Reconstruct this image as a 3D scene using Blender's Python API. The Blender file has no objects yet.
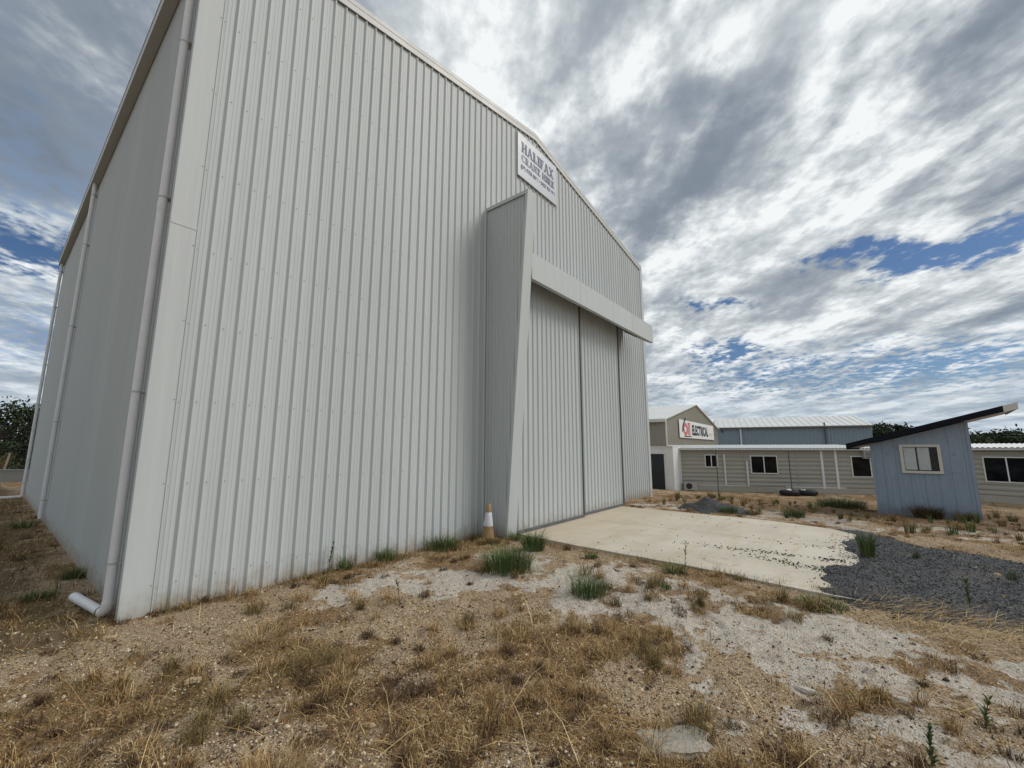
import bpy, bmesh, math, random
import numpy as np
from mathutils import Vector, Matrix

R_ = math.radians
rng = np.random.default_rng(7)
random.seed(7)
sc = bpy.context.scene
C = sc.collection

# ------------------------------------------------------------------ camera
cam = bpy.data.cameras.new('camera')
cam.sensor_width = 36.0
cam.lens = 417.0 / 1024 * 36
cam.clip_start = 0.05
cam.clip_end = 6000
co = bpy.data.objects.new('camera', cam)
C.objects.link(co)
co.location = (-1.10, -6.09, 1.78)
co.rotation_euler = (R_(90 + 8.725), 0, R_(38.7 - 90))
sc.camera = co

# ------------------------------------------------------------------ light
SUN_EL, SUN_AZ = 43.0, -52.0            # azimuth of the sun measured from +X towards +Y
sun = bpy.data.lights.new('sun', 'SUN')
sun.energy = 2.1
sun.angle = R_(24)
sun.color = (1.0, 0.955, 0.89)
so = bpy.data.objects.new('sun', sun)
C.objects.link(so)
sd = Vector((math.cos(R_(SUN_EL)) * math.cos(R_(SUN_AZ)), math.cos(R_(SUN_EL)) * math.sin(R_(SUN_AZ)), math.sin(R_(SUN_EL))))
so.rotation_euler = sd.to_track_quat('Z', 'Y').to_euler()
so.location = (0, -20, 40)

sc.view_settings.view_transform = 'Standard'
sc.view_settings.look = 'None'
sc.view_settings.exposure = 0.0
sc.view_settings.gamma = 1.0


class NT:
    """small helper for writing node graphs as expressions"""
    def __init__(s, tree):
        s.t = tree
        s.n = tree.nodes
        s.l = tree.links

    def node(s, typ, **kw):
        n = s.n.new(typ)
        for k, v in kw.items():
            setattr(n, k, v)
        return n

    def put(s, sock, v):
        if isinstance(v, bpy.types.NodeSocket):
            s.l.new(v, sock)
        elif v is not None:
            if isinstance(v, tuple) and sock.type == 'RGBA' and len(v) == 3:
                v = (*v, 1)
            sock.default_value = v

    def m(s, op, a, b=None, c=None, clamp=False):
        n = s.node('ShaderNodeMath', operation=op, use_clamp=clamp)
        s.put(n.inputs[0], a); s.put(n.inputs[1], b); s.put(n.inputs[2], c)
        return n.outputs[0]

    def mix(s, f, a, b, blend='MIX'):
        n = s.node('ShaderNodeMix', data_type='RGBA', blend_type=blend)
        s.put(n.inputs[0], f); s.put(n.inputs[6], a); s.put(n.inputs[7], b)
        return n.outputs[2]

    def noise(s, vec, scale, detail=4, rough=0.5, dist=0.0, out=0, lac=2.0):
        n = s.node('ShaderNodeTexNoise')
        s.put(n.inputs['Vector'], vec)
        n.inputs['Scale'].default_value = scale
        n.inputs['Detail'].default_value = detail
        n.inputs['Roughness'].default_value = rough
        n.inputs['Distortion'].default_value = dist
        n.inputs['Lacunarity'].default_value = lac
        return n.outputs[out]

    def voro(s, vec, scale, out='Distance', feature='F1'):
        n = s.node('ShaderNodeTexVoronoi', feature=feature)
        s.put(n.inputs['Vector'], vec)
        n.inputs['Scale'].default_value = scale
        return n.outputs[out]

    def smooth(s, x, lo, hi, a=0.0, b=1.0):
        n = s.node('ShaderNodeMapRange', interpolation_type='SMOOTHSTEP')
        s.put(n.inputs[0], x)
        for i, v in enumerate((lo, hi, a, b)):
            s.put(n.inputs[i + 1], v)
        return n.outputs[0]

    def ramp(s, f, stops, interp='LINEAR'):
        n = s.node('ShaderNodeValToRGB')
        n.color_ramp.interpolation = interp
        el = n.color_ramp.elements
        while len(el) < len(stops):
            el.new(0.5)
        for e, (p, c) in zip(el, stops):
            e.position = p
            e.color = (*c, 1)
        s.put(n.inputs[0], f)
        return n.outputs[0]

    def xyz(s, x, y, z):
        n = s.node('ShaderNodeCombineXYZ')
        s.put(n.inputs[0], x); s.put(n.inputs[1], y); s.put(n.inputs[2], z)
        return n.outputs[0]


# ------------------------------------------------------------------ world: blue sky seen through broken cloud
w = bpy.data.worlds.new('World')
sc.world = w
w.use_nodes = True
t = NT(w.node_tree)
t.n.clear()
sky = t.node('ShaderNodeTexSky', sky_type='NISHITA', sun_disc=False)
sky.sun_elevation = R_(SUN_EL)
sky.sun_rotation = R_(90 - SUN_AZ)
sky.air_density = 1.0
sky.dust_density = 0.6
tc = t.node('ShaderNodeTexCoord')
sp = t.node('ShaderNodeSeparateXYZ')
t.l.new(tc.outputs['Generated'], sp.inputs[0])
dz = t.m('MAXIMUM', sp.outputs[2], 0.0)
den = t.m('ADD', dz, 0.12)
u0 = t.m('DIVIDE', sp.outputs[0], den)
v0 = t.m('DIVIDE', sp.outputs[1], den)
SA = R_(38.0)                            # the wind direction the cloud streaks follow
ua = t.m('ADD', t.m('MULTIPLY', u0, math.cos(SA)), t.m('MULTIPLY', v0, math.sin(SA)))
vb = t.m('SUBTRACT', t.m('MULTIPLY', u0, math.sin(SA)), t.m('MULTIPLY', v0, math.cos(SA)))
P = t.xyz(ua, vb, 0.0)
wv = t.node('ShaderNodeVectorMath', operation='SCALE')
wn = t.node('ShaderNodeTexNoise')
t.l.new(P, wn.inputs['Vector']); wn.inputs['Scale'].default_value = 2.4; wn.inputs['Detail'].default_value = 1.2
ws = t.node('ShaderNodeVectorMath', operation='SUBTRACT')
t.l.new(wn.outputs['Color'], ws.inputs[0]); ws.inputs[1].default_value = (0.5, 0.5, 0.5)
t.l.new(ws.outputs[0], wv.inputs[0]); wv.inputs['Scale'].default_value = 0.42
wa = t.node('ShaderNodeVectorMath', operation='ADD')
t.l.new(P, wa.inputs[0]); t.l.new(wv.outputs[0], wa.inputs[1])
PW = wa.outputs[0]


def ab(u, v):
    return u * math.cos(SA) + v * math.sin(SA), u * math.sin(SA) - v * math.cos(SA)


pws = t.node('ShaderNodeSeparateXYZ')
t.l.new(PW, pws.inputs[0])


def blob(u, v, ra, rb, rot=0.0):
    """soft cloud mass centred on a point of the cloud layer"""
    a0, b0 = ab(u, v)
    da = t.m('SUBTRACT', pws.outputs[0], a0)
    db = t.m('SUBTRACT', pws.outputs[1], b0)
    c, s_ = math.cos(R_(rot)), math.sin(R_(rot))
    x = t.m('DIVIDE', t.m('ADD', t.m('MULTIPLY', da, c), t.m('MULTIPLY', db, s_)), ra)
    y = t.m('DIVIDE', t.m('SUBTRACT', t.m('MULTIPLY', db, c), t.m('MULTIPLY', da, s_)), rb)
    r2 = t.m('ADD', t.m('MULTIPLY', x, x), t.m('MULTIPLY', y, y))
    return t.m('POWER', 2.718, t.m('MULTIPLY', r2, -1.0))


def total(lst):
    s_ = None
    for amp, b in lst:
        b = t.m('MULTIPLY', b, amp)
        s_ = b if s_ is None else t.m('ADD', s_, b)
    return s_


def stretched(vec, sx, sy, off=0.0):
    n = t.node('ShaderNodeMapping')
    t.l.new(vec, n.inputs['Vector'])
    n.inputs['Scale'].default_value = (sx, sy, 1)
    n.inputs['Location'].default_value = (off, off * 0.7, off)
    return n.outputs[0]


dark = total([(0.75, blob(1.16, 0.25, 0.22, 0.12)), (0.75, blob(1.22, -0.06, 0.20, 0.055)), (0.95, blob(1.20, -0.33, 0.16, 0.10)),
              (0.6, blob(1.50, -0.28, 0.25, 0.07)), (0.85, blob(1.9, -0.47, 0.25, 0.10)), (0.5, blob(1.45, 0.6, 0.28, 0.12)),
              (1.7, blob(-0.02, 1.50, 0.24, 0.55, 25)), (0.6, blob(2.9, -0.61, 0.3, 0.12)), (0.45, blob(1.42, 0.42, 0.25, 0.10)),
              (0.5, blob(0.2, -1.2, 0.5, 0.3)), (0.5, blob(-1.2, 0.4, 0.6, 0.3)), (0.35, blob(0.05, 3.3, 0.9, 0.6))])
bright = total([(0.55, blob(1.02, -0.12, 0.28, 0.09)), (0.4, blob(0.48, 0.55, 0.22, 0.2)), (0.30, blob(1.75, 0.2, 0.35, 0.3)),
                (0.35, blob(1.45, 0.1, 0.3, 0.05)), (0.5, blob(0.03, 1.98, 0.12, 0.4, 25)), (0.35, blob(1.6, -0.15, 0.3, 0.06)),
                (0.5, blob(0.9, 0.05, 0.12, 0.12))])
gap = total([(1.0, blob(2.10, -0.14, 0.11, 0.30, 0)), (0.9, blob(2.14, -0.46, 0.22, 0.22)), (0.75, blob(2.95, 0.60, 0.22, 0.16)),
             (0.70, blob(2.2, 0.48, 0.10, 0.15)), (1.05, blob(0.0, 2.22, 0.20, 0.26)), (0.6, blob(1.02, 0.60, 0.07, 0.05)),
             (0.7, blob(-1.0, -1.0, 0.6, 0.4)), (0.55, blob(3.9, -0.5, 0.6, 0.6)), (0.35, blob(3.7, 0.5, 0.8, 0.8))])

n_big = t.noise(stretched(PW, 0.9, 1.9), 1.5, 5, 0.52)
n_mid = t.noise(stretched(P, 2.0, 3.3, 3.1), 1.7, 6, 0.56, 0.0)
n_fine = t.noise(stretched(P, 3.6, 4.2, 9.0), 4.4, 5, 0.56, 0.0)
sh = t.m('MULTIPLY_ADD', t.m('SUBTRACT', n_big, 0.5), 1.9, 0.72)
sh = t.m('ADD', sh, t.m('MULTIPLY', t.m('SUBTRACT', n_mid, 0.5), 1.25))
fine_amp = t.m('MULTIPLY', t.smooth(sh, 0.25, 0.85, 0.12, 1.0), t.smooth(dz, 0.05, 0.5, 0.55, 1.0))
sh = t.m('ADD', sh, t.m('MULTIPLY', t.m('MULTIPLY', t.m('SUBTRACT', n_fine, 0.5), 1.0), fine_amp))
n_soft = t.noise(stretched(PW, 2.0, 3.0, 17.0), 2.2, 5, 0.55)
sh = t.m('SUBTRACT', sh, t.m('MULTIPLY', dark, t.m('MULTIPLY_ADD', n_soft, -0.55, 0.86)))
sh = t.m('ADD', sh, t.m('MULTIPLY', bright, 0.62))
sh = t.m('ADD', sh, t.smooth(sh, 0.25, -0.5, 0.0, 0.42))
cloud = t.ramp(sh, [(-0.0, (0.185, 0.225, 0.28)), (0.28, (0.27, 0.31, 0.365)), (0.52, (0.38, 0.425, 0.465)), (0.76, (0.60, 0.645, 0.67)), (1.0, (0.88, 0.91, 0.92))])
# near the horizon the cloud turns into pale bands of blue-white
n_hz = t.noise(stretched(P, 0.8, 0.8, 5.0), 3.2, 7, 0.6)
cov_n = t.m('MULTIPLY_ADD', t.m('SUBTRACT', n_mid, 0.5), 0.9, t.m('MULTIPLY', t.m('SUBTRACT', n_fine, 0.5), 2.2))
g = t.m('ADD', gap, t.m('MULTIPLY', cov_n, -1.0))
far_open = t.smooth(dz, 0.30, 0.05, 0.0, 0.24)
g = t.m('ADD', g, far_open)
hole = t.smooth(g, 0.30, 0.98)
hole = t.m('MULTIPLY', hole, t.smooth(t.m('ADD', gap, far_open), 0.14, 0.42))
hzmix = t.smooth(dz, 0.22, 0.0, 0.0, 0.6)
cloud = t.mix(hzmix, cloud, t.ramp(n_hz, [(0.3, (0.25, 0.36, 0.52)), (0.5, (0.42, 0.52, 0.63)), (0.68, (0.72, 0.77, 0.80))]))
veil = t.m('MULTIPLY', total([(0.55, blob(0.0, 3.4, 0.55, 1.3)), (0.35, blob(0.0, 1.9, 0.5, 0.5)), (0.35, blob(3.6, -0.9, 0.9, 0.5)), (0.25, blob(3.6, 0.3, 0.5, 0.8))]), t.smooth(n_fine, 0.72, 0.30))
cloud = t.mix(veil, cloud, (0.20, 0.36, 0.64))
bg1 = t.node('ShaderNodeBackground'); bg1.inputs[1].default_value = 0.056
skc = t.mix(1.0, sky.outputs[0], (0.72, 0.92, 1.18), 'MULTIPLY')
t.l.new(skc, bg1.inputs[0])
bg2 = t.node('ShaderNodeBackground'); bg2.inputs[1].default_value = 1.03
t.l.new(cloud, bg2.inputs[0])
ms = t.node('ShaderNodeMixShader')
t.put(ms.inputs[0], t.m('SUBTRACT', 1.0, hole)); t.l.new(bg1.outputs[0], ms.inputs[1]); t.l.new(bg2.outputs[0], ms.inputs[2])
wo = t.node('ShaderNodeOutputWorld')
t.l.new(ms.outputs[0], wo.inputs[0])
w.cycles.sampling_method = 'MANUAL'
w.cycles.sample_map_resolution = 512


# ------------------------------------------------------------------ materials
def mat(name, fn, rough=0.6, metallic=0.0, spec=0.5):
    m = bpy.data.materials.new(name)
    m.use_nodes = True
    t = NT(m.node_tree)
    b = m.node_tree.nodes['Principled BSDF']
    b.inputs['Roughness'].default_value = rough
    b.inputs['Metallic'].default_value = metallic
    b.inputs['Specular IOR Level'].default_value = spec
    g = t.node('ShaderNodeNewGeometry')
    o = t.node('ShaderNodeTexCoord').outputs['Object']
    r = fn(t, b, g.outputs['Position'], o)
    if r is not None:
        t.put(b.inputs['Base Color'], r)
    return m


def bump(t, b, h, strength=0.3, dist=0.02):
    n = t.node('ShaderNodeBump')
    n.inputs['Strength'].default_value = strength
    n.inputs['Distance'].default_value = dist
    t.put(n.inputs['Height'], h)
    t.l.new(n.outputs[0], b.inputs['Normal'])


def vary(col, amt=0.12, scale=1.5, sc2=None, rough=0.6, grime=0.0, bumpy=0.0, metallic=0.0, spec=0.5, name='m'):
    def fn(t, b, P, o):
        n1 = t.noise(o, scale, 5, 0.6)
        n2 = t.noise(o, sc2 or scale * 9, 4, 0.6)
        f = t.m('ADD', t.m('MULTIPLY', n1, 0.6), t.m('MULTIPLY', n2, 0.4))
        lo = tuple(c * (1 - amt) for c in col)
        hi = tuple(min(1, c * (1 + amt)) for c in col)
        c = t.mix(t.smooth(f, 0.3, 0.7), lo, hi)
        if grime:
            gmask = t.smooth(t.noise(o, scale * 2.3, 7, 0.7), 0.55, 0.75, 0, grime)
            c = t.mix(gmask, c, tuple(x * 0.55 * k for x, k in zip(col, (1.1, 1.0, 0.85))))
        t.put(b.inputs['Roughness'], t.smooth(n1, 0.2, 0.8, rough - 0.08, rough + 0.08))
        if bumpy:
            bump(t, b, n2, bumpy, 0.01)
        return c
    return mat(name, fn, rough, metallic, spec)


def shed_metal(name, base, grime=0.35):
    def fn(t, b, P, o):
        mp = t.node('ShaderNodeMapping')
        t.l.new(P, mp.inputs['Vector'])
        mp.inputs['Scale'].default_value = (6, 6, 0.25)
        streak = t.noise(mp.outputs[0], 1.6, 5, 0.65)
        big = t.noise(P, 0.35, 3, 0.5)
        sp = t.node('ShaderNodeSeparateXYZ')
        t.l.new(P, sp.inputs[0])
        c = t.mix(t.smooth(streak, 0.3, 0.7), tuple(x * 0.95 for x in base), tuple(x * 1.04 for x in base))
        c = t.mix(t.smooth(big, 0.35, 0.65, 0, 0.35), c, tuple(x * k for x, k in zip(base, (0.97, 1.0, 0.985))))
        # each sheet a touch different from the next
        cell = t.m('FLOOR', t.m('DIVIDE', t.m('ADD', t.m('SUBTRACT', sp.outputs[0], 0.1), sp.outputs[1]), 0.76))
        wnz = t.node('ShaderNodeTexWhiteNoise', noise_dimensions='1D'); t.put(wnz.inputs['W'], cell)
        c = t.mix(t.m('MULTIPLY', wnz.outputs['Value'], 0.5), c, tuple(x * k for x, k in zip(base, (0.88, 0.90, 0.885))))
        # splashed mud along the foot of the sheets
        sn = t.noise(P, 5.0, 6, 0.7)
        hgt = t.m('ADD', sp.outputs[2], t.m('MULTIPLY', t.m('SUBTRACT', sn, 0.5), -0.75))
        mud = t.smooth(hgt, 0.34, -0.06, 0.0, grime * 1.9)
        c = t.mix(mud, c, (0.30, 0.235, 0.16))
        spots = t.smooth(t.noise(P, 38, 3, 0.5), 0.70, 0.78, 0, 0.35)
        c = t.mix(t.m('MULTIPLY', spots, t.smooth(sp.outputs[2], 1.2, 0.1)), c, (0.25, 0.19, 0.12))
        t.put(b.inputs['Roughness'], t.smooth(streak, 0.2, 0.8, 0.46, 0.56))
        mp2 = t.node('ShaderNodeMapping'); t.l.new(P, mp2.inputs['Vector']); mp2.inputs['Scale'].default_value = (5, 5, 0.9)
        bump(t, b, t.noise(mp2.outputs[0], 1.2, 3, 0.5), 0.30, 0.02)
        return c
    return mat(name, fn, 0.5, 0.0, 0.22)


M = {}
M['sheet'] = shed_metal('pale_painted_steel', (0.515, 0.540, 0.546))
M['trim'] = shed_metal('pale_trim_steel', (0.522, 0.545, 0.549), 0.25)
M['trim2'] = vary((0.46, 0.465, 0.45), 0.05, 0.8, name='gutter_steel', rough=0.5)
M['screw'] = vary((0.22, 0.22, 0.21), 0.2, 20, name='screw_steel', rough=0.5)
M['rubber'] = vary((0.11, 0.115, 0.125), 0.2, 3, name='dark_seal', rough=0.6)
M['pvc'] = vary((0.72, 0.72, 0.73), 0.06, 3, grime=0.25, name='white_pvc', rough=0.4)
M['white'] = vary((0.72, 0.73, 0.73), 0.06, 1.2, grime=0.2, name='white_paint', rough=0.5)
M['cream'] = vary((0.60, 0.585, 0.52), 0.08, 3, grime=0.35, name='cream_paint', rough=0.6)
M['lap'] = vary((0.36, 0.352, 0.31), 0.06, 0.7, grime=0.25, name='beige_cladding', rough=0.6)
M['skirt'] = vary((0.40, 0.38, 0.33), 0.12, 1.5, grime=0.4, name='skirting_board', rough=0.8)
M['beige'] = vary((0.30, 0.285, 0.24), 0.05, 0.5, name='beige_steel', rough=0.55)
M['bluesteel'] = vary((0.20, 0.27, 0.335), 0.05, 0.5, name='blue_grey_steel', rough=0.5)
M['roof'] = vary((0.62, 0.63, 0.62), 0.05, 0.5, name='pale_roof_steel', rough=0.45)
M['signblue'] = vary((0.004, 0.010, 0.075), 0.05, 3, name='navy_lettering', rough=0.5)
M['signboard'] = vary((0.44, 0.475, 0.53), 0.04, 1.5, name='sign_board', rough=0.4)
M['navy'] = vary((0.012, 0.016, 0.035), 0.1, 3, name='dark_navy_lettering', rough=0.5)
M['black'] = vary((0.02, 0.02, 0.022), 0.2, 3, name='black_paint', rough=0.5)
M['pink'] = vary((0.50, 0.13, 0.13), 0.1, 3, name='faded_red_lettering', rough=0.5)
M['darkdoor'] = vary((0.012, 0.017, 0.03), 0.3, 1.5, name='dark_doorway', rough=0.35)
M['tyre'] = vary((0.018, 0.018, 0.018), 0.3, 6, name='tyre_rubber', rough=0.8)
M['cone_o'] = vary((0.30, 0.195, 0.085), 0.35, 5, grime=0.8, name='faded_orange_plastic', rough=0.6)
M['cone_w'] = vary((0.52, 0.52, 0.56), 0.1, 6, grime=0.4, name='reflective_band', rough=0.5)
M['roofdark'] = vary((0.010, 0.011, 0.017), 0.2, 1.2, name='charcoal_fascia', rough=0.8, spec=0.15)
M['curtain'] = vary((0.78, 0.82, 0.82), 0.12, 3, name='curtain_cloth', rough=0.9)
M['wood'] = vary((0.20, 0.16, 0.12), 0.3, 6, name='weathered_wood', rough=0.85)
M['deadwood'] = vary((0.32, 0.28, 0.24), 0.25, 14, name='dead_twig', rough=0.9)
M['block'] = vary((0.25, 0.245, 0.23), 0.12, 2.5, grime=0.3, name='grey_masonry', rough=0.85, bumpy=0.3)
M['rock'] = vary((0.27, 0.245, 0.21), 0.25, 9, grime=0.5, name='stone', rough=0.9, bumpy=0.6)
M['rockflat'] = vary((0.36, 0.335, 0.28), 0.2, 9, grime=0.5, name='flat_stone', rough=0.9, bumpy=0.8)
M['rockpale'] = vary((0.50, 0.45, 0.38), 0.2, 15, name='pale_stone', rough=0.9, bumpy=0.5)
M['ochre'] = vary((0.46, 0.33, 0.19), 0.25, 15, name='ochre_stone', rough=0.9, bumpy=0.5)
M['bark'] = vary((0.10, 0.085, 0.07), 0.3, 4, name='bark', rough=0.95)
M['steel'] = vary((0.10, 0.10, 0.10), 0.2, 3, name='dark_post_steel', rough=0.5, metallic=0.3)
M['acwhite'] = vary((0.42, 0.42, 0.40), 0.08, 3, name='appliance_casing', rough=0.5)


def glass(t, b, P, o):
    b.inputs['Roughness'].default_value = 0.08
    return t.mix(t.smooth(t.noise(o, 2.2, 3), 0.4, 0.65), (0.005, 0.006, 0.007), (0.014, 0.015, 0.016))


M['glass'] = mat('window_glass', glass, 0.06, 0.0, 0.12)


def clearglass(t, b, P, o):
    b.inputs['Roughness'].default_value = 0.05
    b.inputs['Alpha'].default_value = 0.10
    return (0.05, 0.06, 0.06)


M['clear'] = mat('clear_window_glass', clearglass, 0.05)


def ply(t, b, P, o):
    mp = t.node('ShaderNodeMapping')
    t.l.new(o, mp.inputs['Vector'])
    mp.inputs['Scale'].default_value = (9, 9, 0.6)
    s1 = t.noise(mp.outputs[0], 2.0, 6, 0.7)
    n2 = t.noise(o, 2.4, 6, 0.7)
    c = t.mix(t.smooth(s1, 0.3, 0.7), (0.235, 0.295, 0.37), (0.29, 0.355, 0.435))
    c = t.mix(t.smooth(n2, 0.52, 0.78, 0, 0.6), c, (0.17, 0.205, 0.25))
    sp = t.node('ShaderNodeSeparateXYZ')
    t.l.new(o, sp.inputs[0])
    h = t.m('ADD', sp.outputs[2], t.m('MULTIPLY', t.m('SUBTRACT', n2, 0.5), -0.8))
    c = t.mix(t.smooth(h, 0.45, 0.0, 0, 0.55), c, (0.13, 0.13, 0.14))
    bump(t, b, s1, 0.15, 0.01)
    return c


M['ply'] = mat('faded_blue_plywood', ply, 0.75)


def concrete(t, b, P, o):
    n = t.noise(P, 0.7, 6, 0.6)
    n2 = t.noise(P, 6, 6, 0.7)
    n3 = t.noise(P, 60, 3, 0.6)
    mp = t.node('ShaderNodeMapping')
    t.l.new(P, mp.inputs['Vector'])
    mp.inputs['Scale'].default_value = (0.35, 2.2, 1)
    tr = t.noise(mp.outputs[0], 1.3, 5, 0.65)
    c = t.mix(t.smooth(n, 0.3, 0.7), (0.455, 0.415, 0.335), (0.55, 0.505, 0.42))
    c = t.mix(t.smooth(tr, 0.46, 0.68, 0, 0.55), c, (0.44, 0.365, 0.25))
    c = t.mix(t.smooth(n2, 0.5, 0.8, 0, 0.35), c, (0.68, 0.64, 0.56))
    sp = t.node('ShaderNodeSeparateXYZ')
    t.l.new(P, sp.inputs[0])
    c = t.mix(t.smooth(t.m('ADD', sp.outputs[1], t.m('MULTIPLY', n2, 1.2)), -2.6, -0.2, 0, 0.45), c, (0.47, 0.37, 0.235))
    c = t.mix(t.smooth(n3, 0.62, 0.75, 0, 0.3), c, (0.33, 0.28, 0.21))
    vw = t.node('ShaderNodeVectorMath', operation='ADD')
    t.l.new(P, vw.inputs[0]); nn = t.node('ShaderNodeTexNoise'); nn.inputs['Scale'].default_value = 1.5; nn.inputs['Detail'].default_value = 5; t.l.new(P, nn.inputs['Vector']); t.l.new(nn.outputs['Color'], vw.inputs[1])
    ed = t.voro(vw.outputs[0], 0.42, 'Distance', 'DISTANCE_TO_EDGE')
    c = t.mix(t.smooth(ed, 0.006, 0.0, 0, 0.35), c, (0.22, 0.18, 0.13))
    st = t.smooth(t.noise(P, 1.9, 6, 0.7), 0.56, 0.66, 0, 0.28)
    c = t.mix(st, c, (0.33, 0.27, 0.19))
    bump(t, b, n3, 0.25, 0.004)
    return c


M['concrete'] = mat('concrete', concrete, 0.85)


def att(t, name):
    a = t.node('ShaderNodeAttribute', attribute_name=name)
    return a.outputs['Fac']


def ground_mat(t, b, P, o):
    sand = att(t, 'sand'); straw = att(t, 'straw'); red = att(t, 'red'); green = att(t, 'green')
    n1 = t.noise(P, 2.0, 6, 0.65)
    n2 = t.noise(P, 11, 6, 0.7)
    n3 = t.noise(P, 55, 5, 0.7)
    v1 = t.voro(P, 75, 'Color')
    v2 = t.voro(P, 34, 'Color')
    vd = t.voro(P, 75)
    vs = t.node('ShaderNodeSeparateColor'); t.l.new(v1, vs.inputs[0])
    vs2 = t.node('ShaderNodeSeparateColor'); t.l.new(v2, vs2.inputs[0])
    peb = t.ramp(vs.outputs[0], [(0.0, (0.12, 0.07, 0.04)), (0.2, (0.36, 0.225, 0.115)), (0.5, (0.58, 0.405, 0.24)), (0.8, (0.62, 0.51, 0.35)), (1.0, (0.74, 0.67, 0.55))])
    peb2 = t.ramp(vs2.outputs[1], [(0.0, (0.16, 0.095, 0.05)), (0.35, (0.42, 0.30, 0.165)), (0.8, (0.57, 0.45, 0.29)), (1.0, (0.72, 0.63, 0.49))])
    grav = t.mix(t.smooth(n3, 0.42, 0.6), peb, peb2)
    fines = t.mix(n2, (0.34, 0.235, 0.14), (0.60, 0.465, 0.325))
    grav = t.mix(t.smooth(t.m('ADD', n1, t.m('MULTIPLY', t.m('SUBTRACT', n3, 0.5), 0.6)), 0.42, 0.62, 0.10, 0.55), grav, fines)
    pit_shade = t.smooth(t.noise(P, 90, 3, 0.6), 0.56, 0.66)  # shade of small hollows, painted into the gravel colour by noise
    grav = t.mix(t.m('MULTIPLY', pit_shade, 0.7), grav, (0.11, 0.07, 0.04))
    grav = t.mix(t.smooth(n1, 0.54, 0.72, 0, 0.5), grav, (0.20, 0.135, 0.075))
    sandc = t.mix(t.smooth(n2, 0.3, 0.75), (0.57, 0.50, 0.415), (0.77, 0.71, 0.625))
    sandc = t.mix(t.smooth(n3, 0.58, 0.70, 0, 0.75), sandc, (0.26, 0.20, 0.14))
    c = t.mix(t.smooth(t.m('ADD', sand, t.m('MULTIPLY', t.m('SUBTRACT', n2, 0.5), 0.9)), 0.42, 0.60), grav, sandc)
    strawc = t.mix(t.smooth(n3, 0.35, 0.65), (0.12, 0.064, 0.028), (0.42, 0.265, 0.12))
    c = t.mix(t.smooth(t.m('ADD', straw, t.m('MULTIPLY', t.m('SUBTRACT', n2, 0.5), 1.1)), 0.45, 0.70, 0, 0.85), c, strawc)
    redc = t.mix(t.smooth(n2, 0.35, 0.65), (0.13, 0.075, 0.04), (0.24, 0.155, 0.09))
    c = t.mix(t.m('MULTIPLY', red, 0.8), c, redc)
    grc = t.mix(t.smooth(n2, 0.4, 0.65), (0.20, 0.13, 0.07), (0.10, 0.085, 0.038))
    c = t.mix(t.smooth(t.m('ADD', green, t.m('MULTIPLY', t.m('SUBTRACT', n2, 0.5), 0.9)), 0.35, 0.7, 0, 0.85), c, grc)
    specks = t.smooth(t.noise(P, 32, 4, 0.6), 0.615, 0.66)
    c = t.mix(t.m('MULTIPLY', specks, 0.85), c, (0.065, 0.038, 0.022))
    crumbs = t.smooth(t.noise(P, 6.5, 6, 0.68), 0.60, 0.66)
    c = t.mix(t.m('MULTIPLY', crumbs, 0.75), c, (0.10, 0.062, 0.038))
    h = t.m('ADD', t.m('MULTIPLY', n3, 0.6), t.m('MULTIPLY', t.m('SUBTRACT', 1.0, vd), 0.5))
    h = t.m('ADD', h, t.m('MULTIPLY', n2, 1.2))
    bump(t, b, h, 1.0, 0.04)
    return c


M['ground'] = mat('dry_ground', ground_mat, 0.95, 0, 0.2)


def gravel_mat(t, b, P, o):
    v = t.voro(P, 65, 'Color'); vd = t.voro(P, 65)
    s = t.node('ShaderNodeSeparateColor'); t.l.new(v, s.inputs[0])
    n = t.noise(P, 1.6, 5, 0.6)
    c = t.ramp(s.outputs[0], [(0, (0.014, 0.015, 0.018)), (0.5, (0.033, 0.036, 0.041)), (0.8, (0.065, 0.068, 0.074)), (0.93, (0.11, 0.11, 0.11)), (1, (0.20, 0.19, 0.17))])
    c = t.mix(t.smooth(n, 0.50, 0.72, 0, 0.45), c, (0.12, 0.105, 0.085))
    bump(t, b, t.m('SUBTRACT', 1.0, vd), 1.0, 0.02)
    return c


M['gravel'] = mat('blue_metal_gravel', gravel_mat, 0.75)


def tint(name, stops, rough=0.8, trans=0.0):
    """material whose colour comes from a per-piece random attribute"""
    def fn(t, b, P, o):
        return t.ramp(att(t, 'rnd'), stops)
    return mat(name, fn, rough, 0, 0.25)


M['stone'] = tint('blue_metal_stone', [(0, (0.016, 0.018, 0.022)), (0.6, (0.04, 0.044, 0.052)), (1, (0.12, 0.125, 0.135))], 0.7)
M['pebble'] = tint('ironstone_pebble', [(0, (0.045, 0.027, 0.018)), (0.34, (0.13, 0.075, 0.045)), (0.44, (0.40, 0.28, 0.155)), (0.6, (0.54, 0.41, 0.255)), (0.85, (0.66, 0.56, 0.41)), (1, (0.70, 0.62, 0.50))], 0.85)
M['straw'] = tint('dry_grass', [(0, (0.06, 0.03, 0.012)), (0.3, (0.20, 0.108, 0.040)), (0.65, (0.42, 0.27, 0.115)), (1, (0.70, 0.54, 0.29))])
M['olive'] = tint('half_dry_grass', [(0, (0.055, 0.045, 0.016)), (0.5, (0.165, 0.125, 0.045)), (1, (0.33, 0.24, 0.10))])
M['grass'] = tint('green_grass', [(0, (0.025, 0.048, 0.014)), (0.5, (0.068, 0.12, 0.034)), (0.85, (0.14, 0.20, 0.065)), (1, (0.34, 0.29, 0.13))])
M['weed'] = tint('green_weed', [(0, (0.03, 0.05, 0.018)), (0.6, (0.075, 0.115, 0.04)), (1, (0.15, 0.18, 0.075))])
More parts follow.
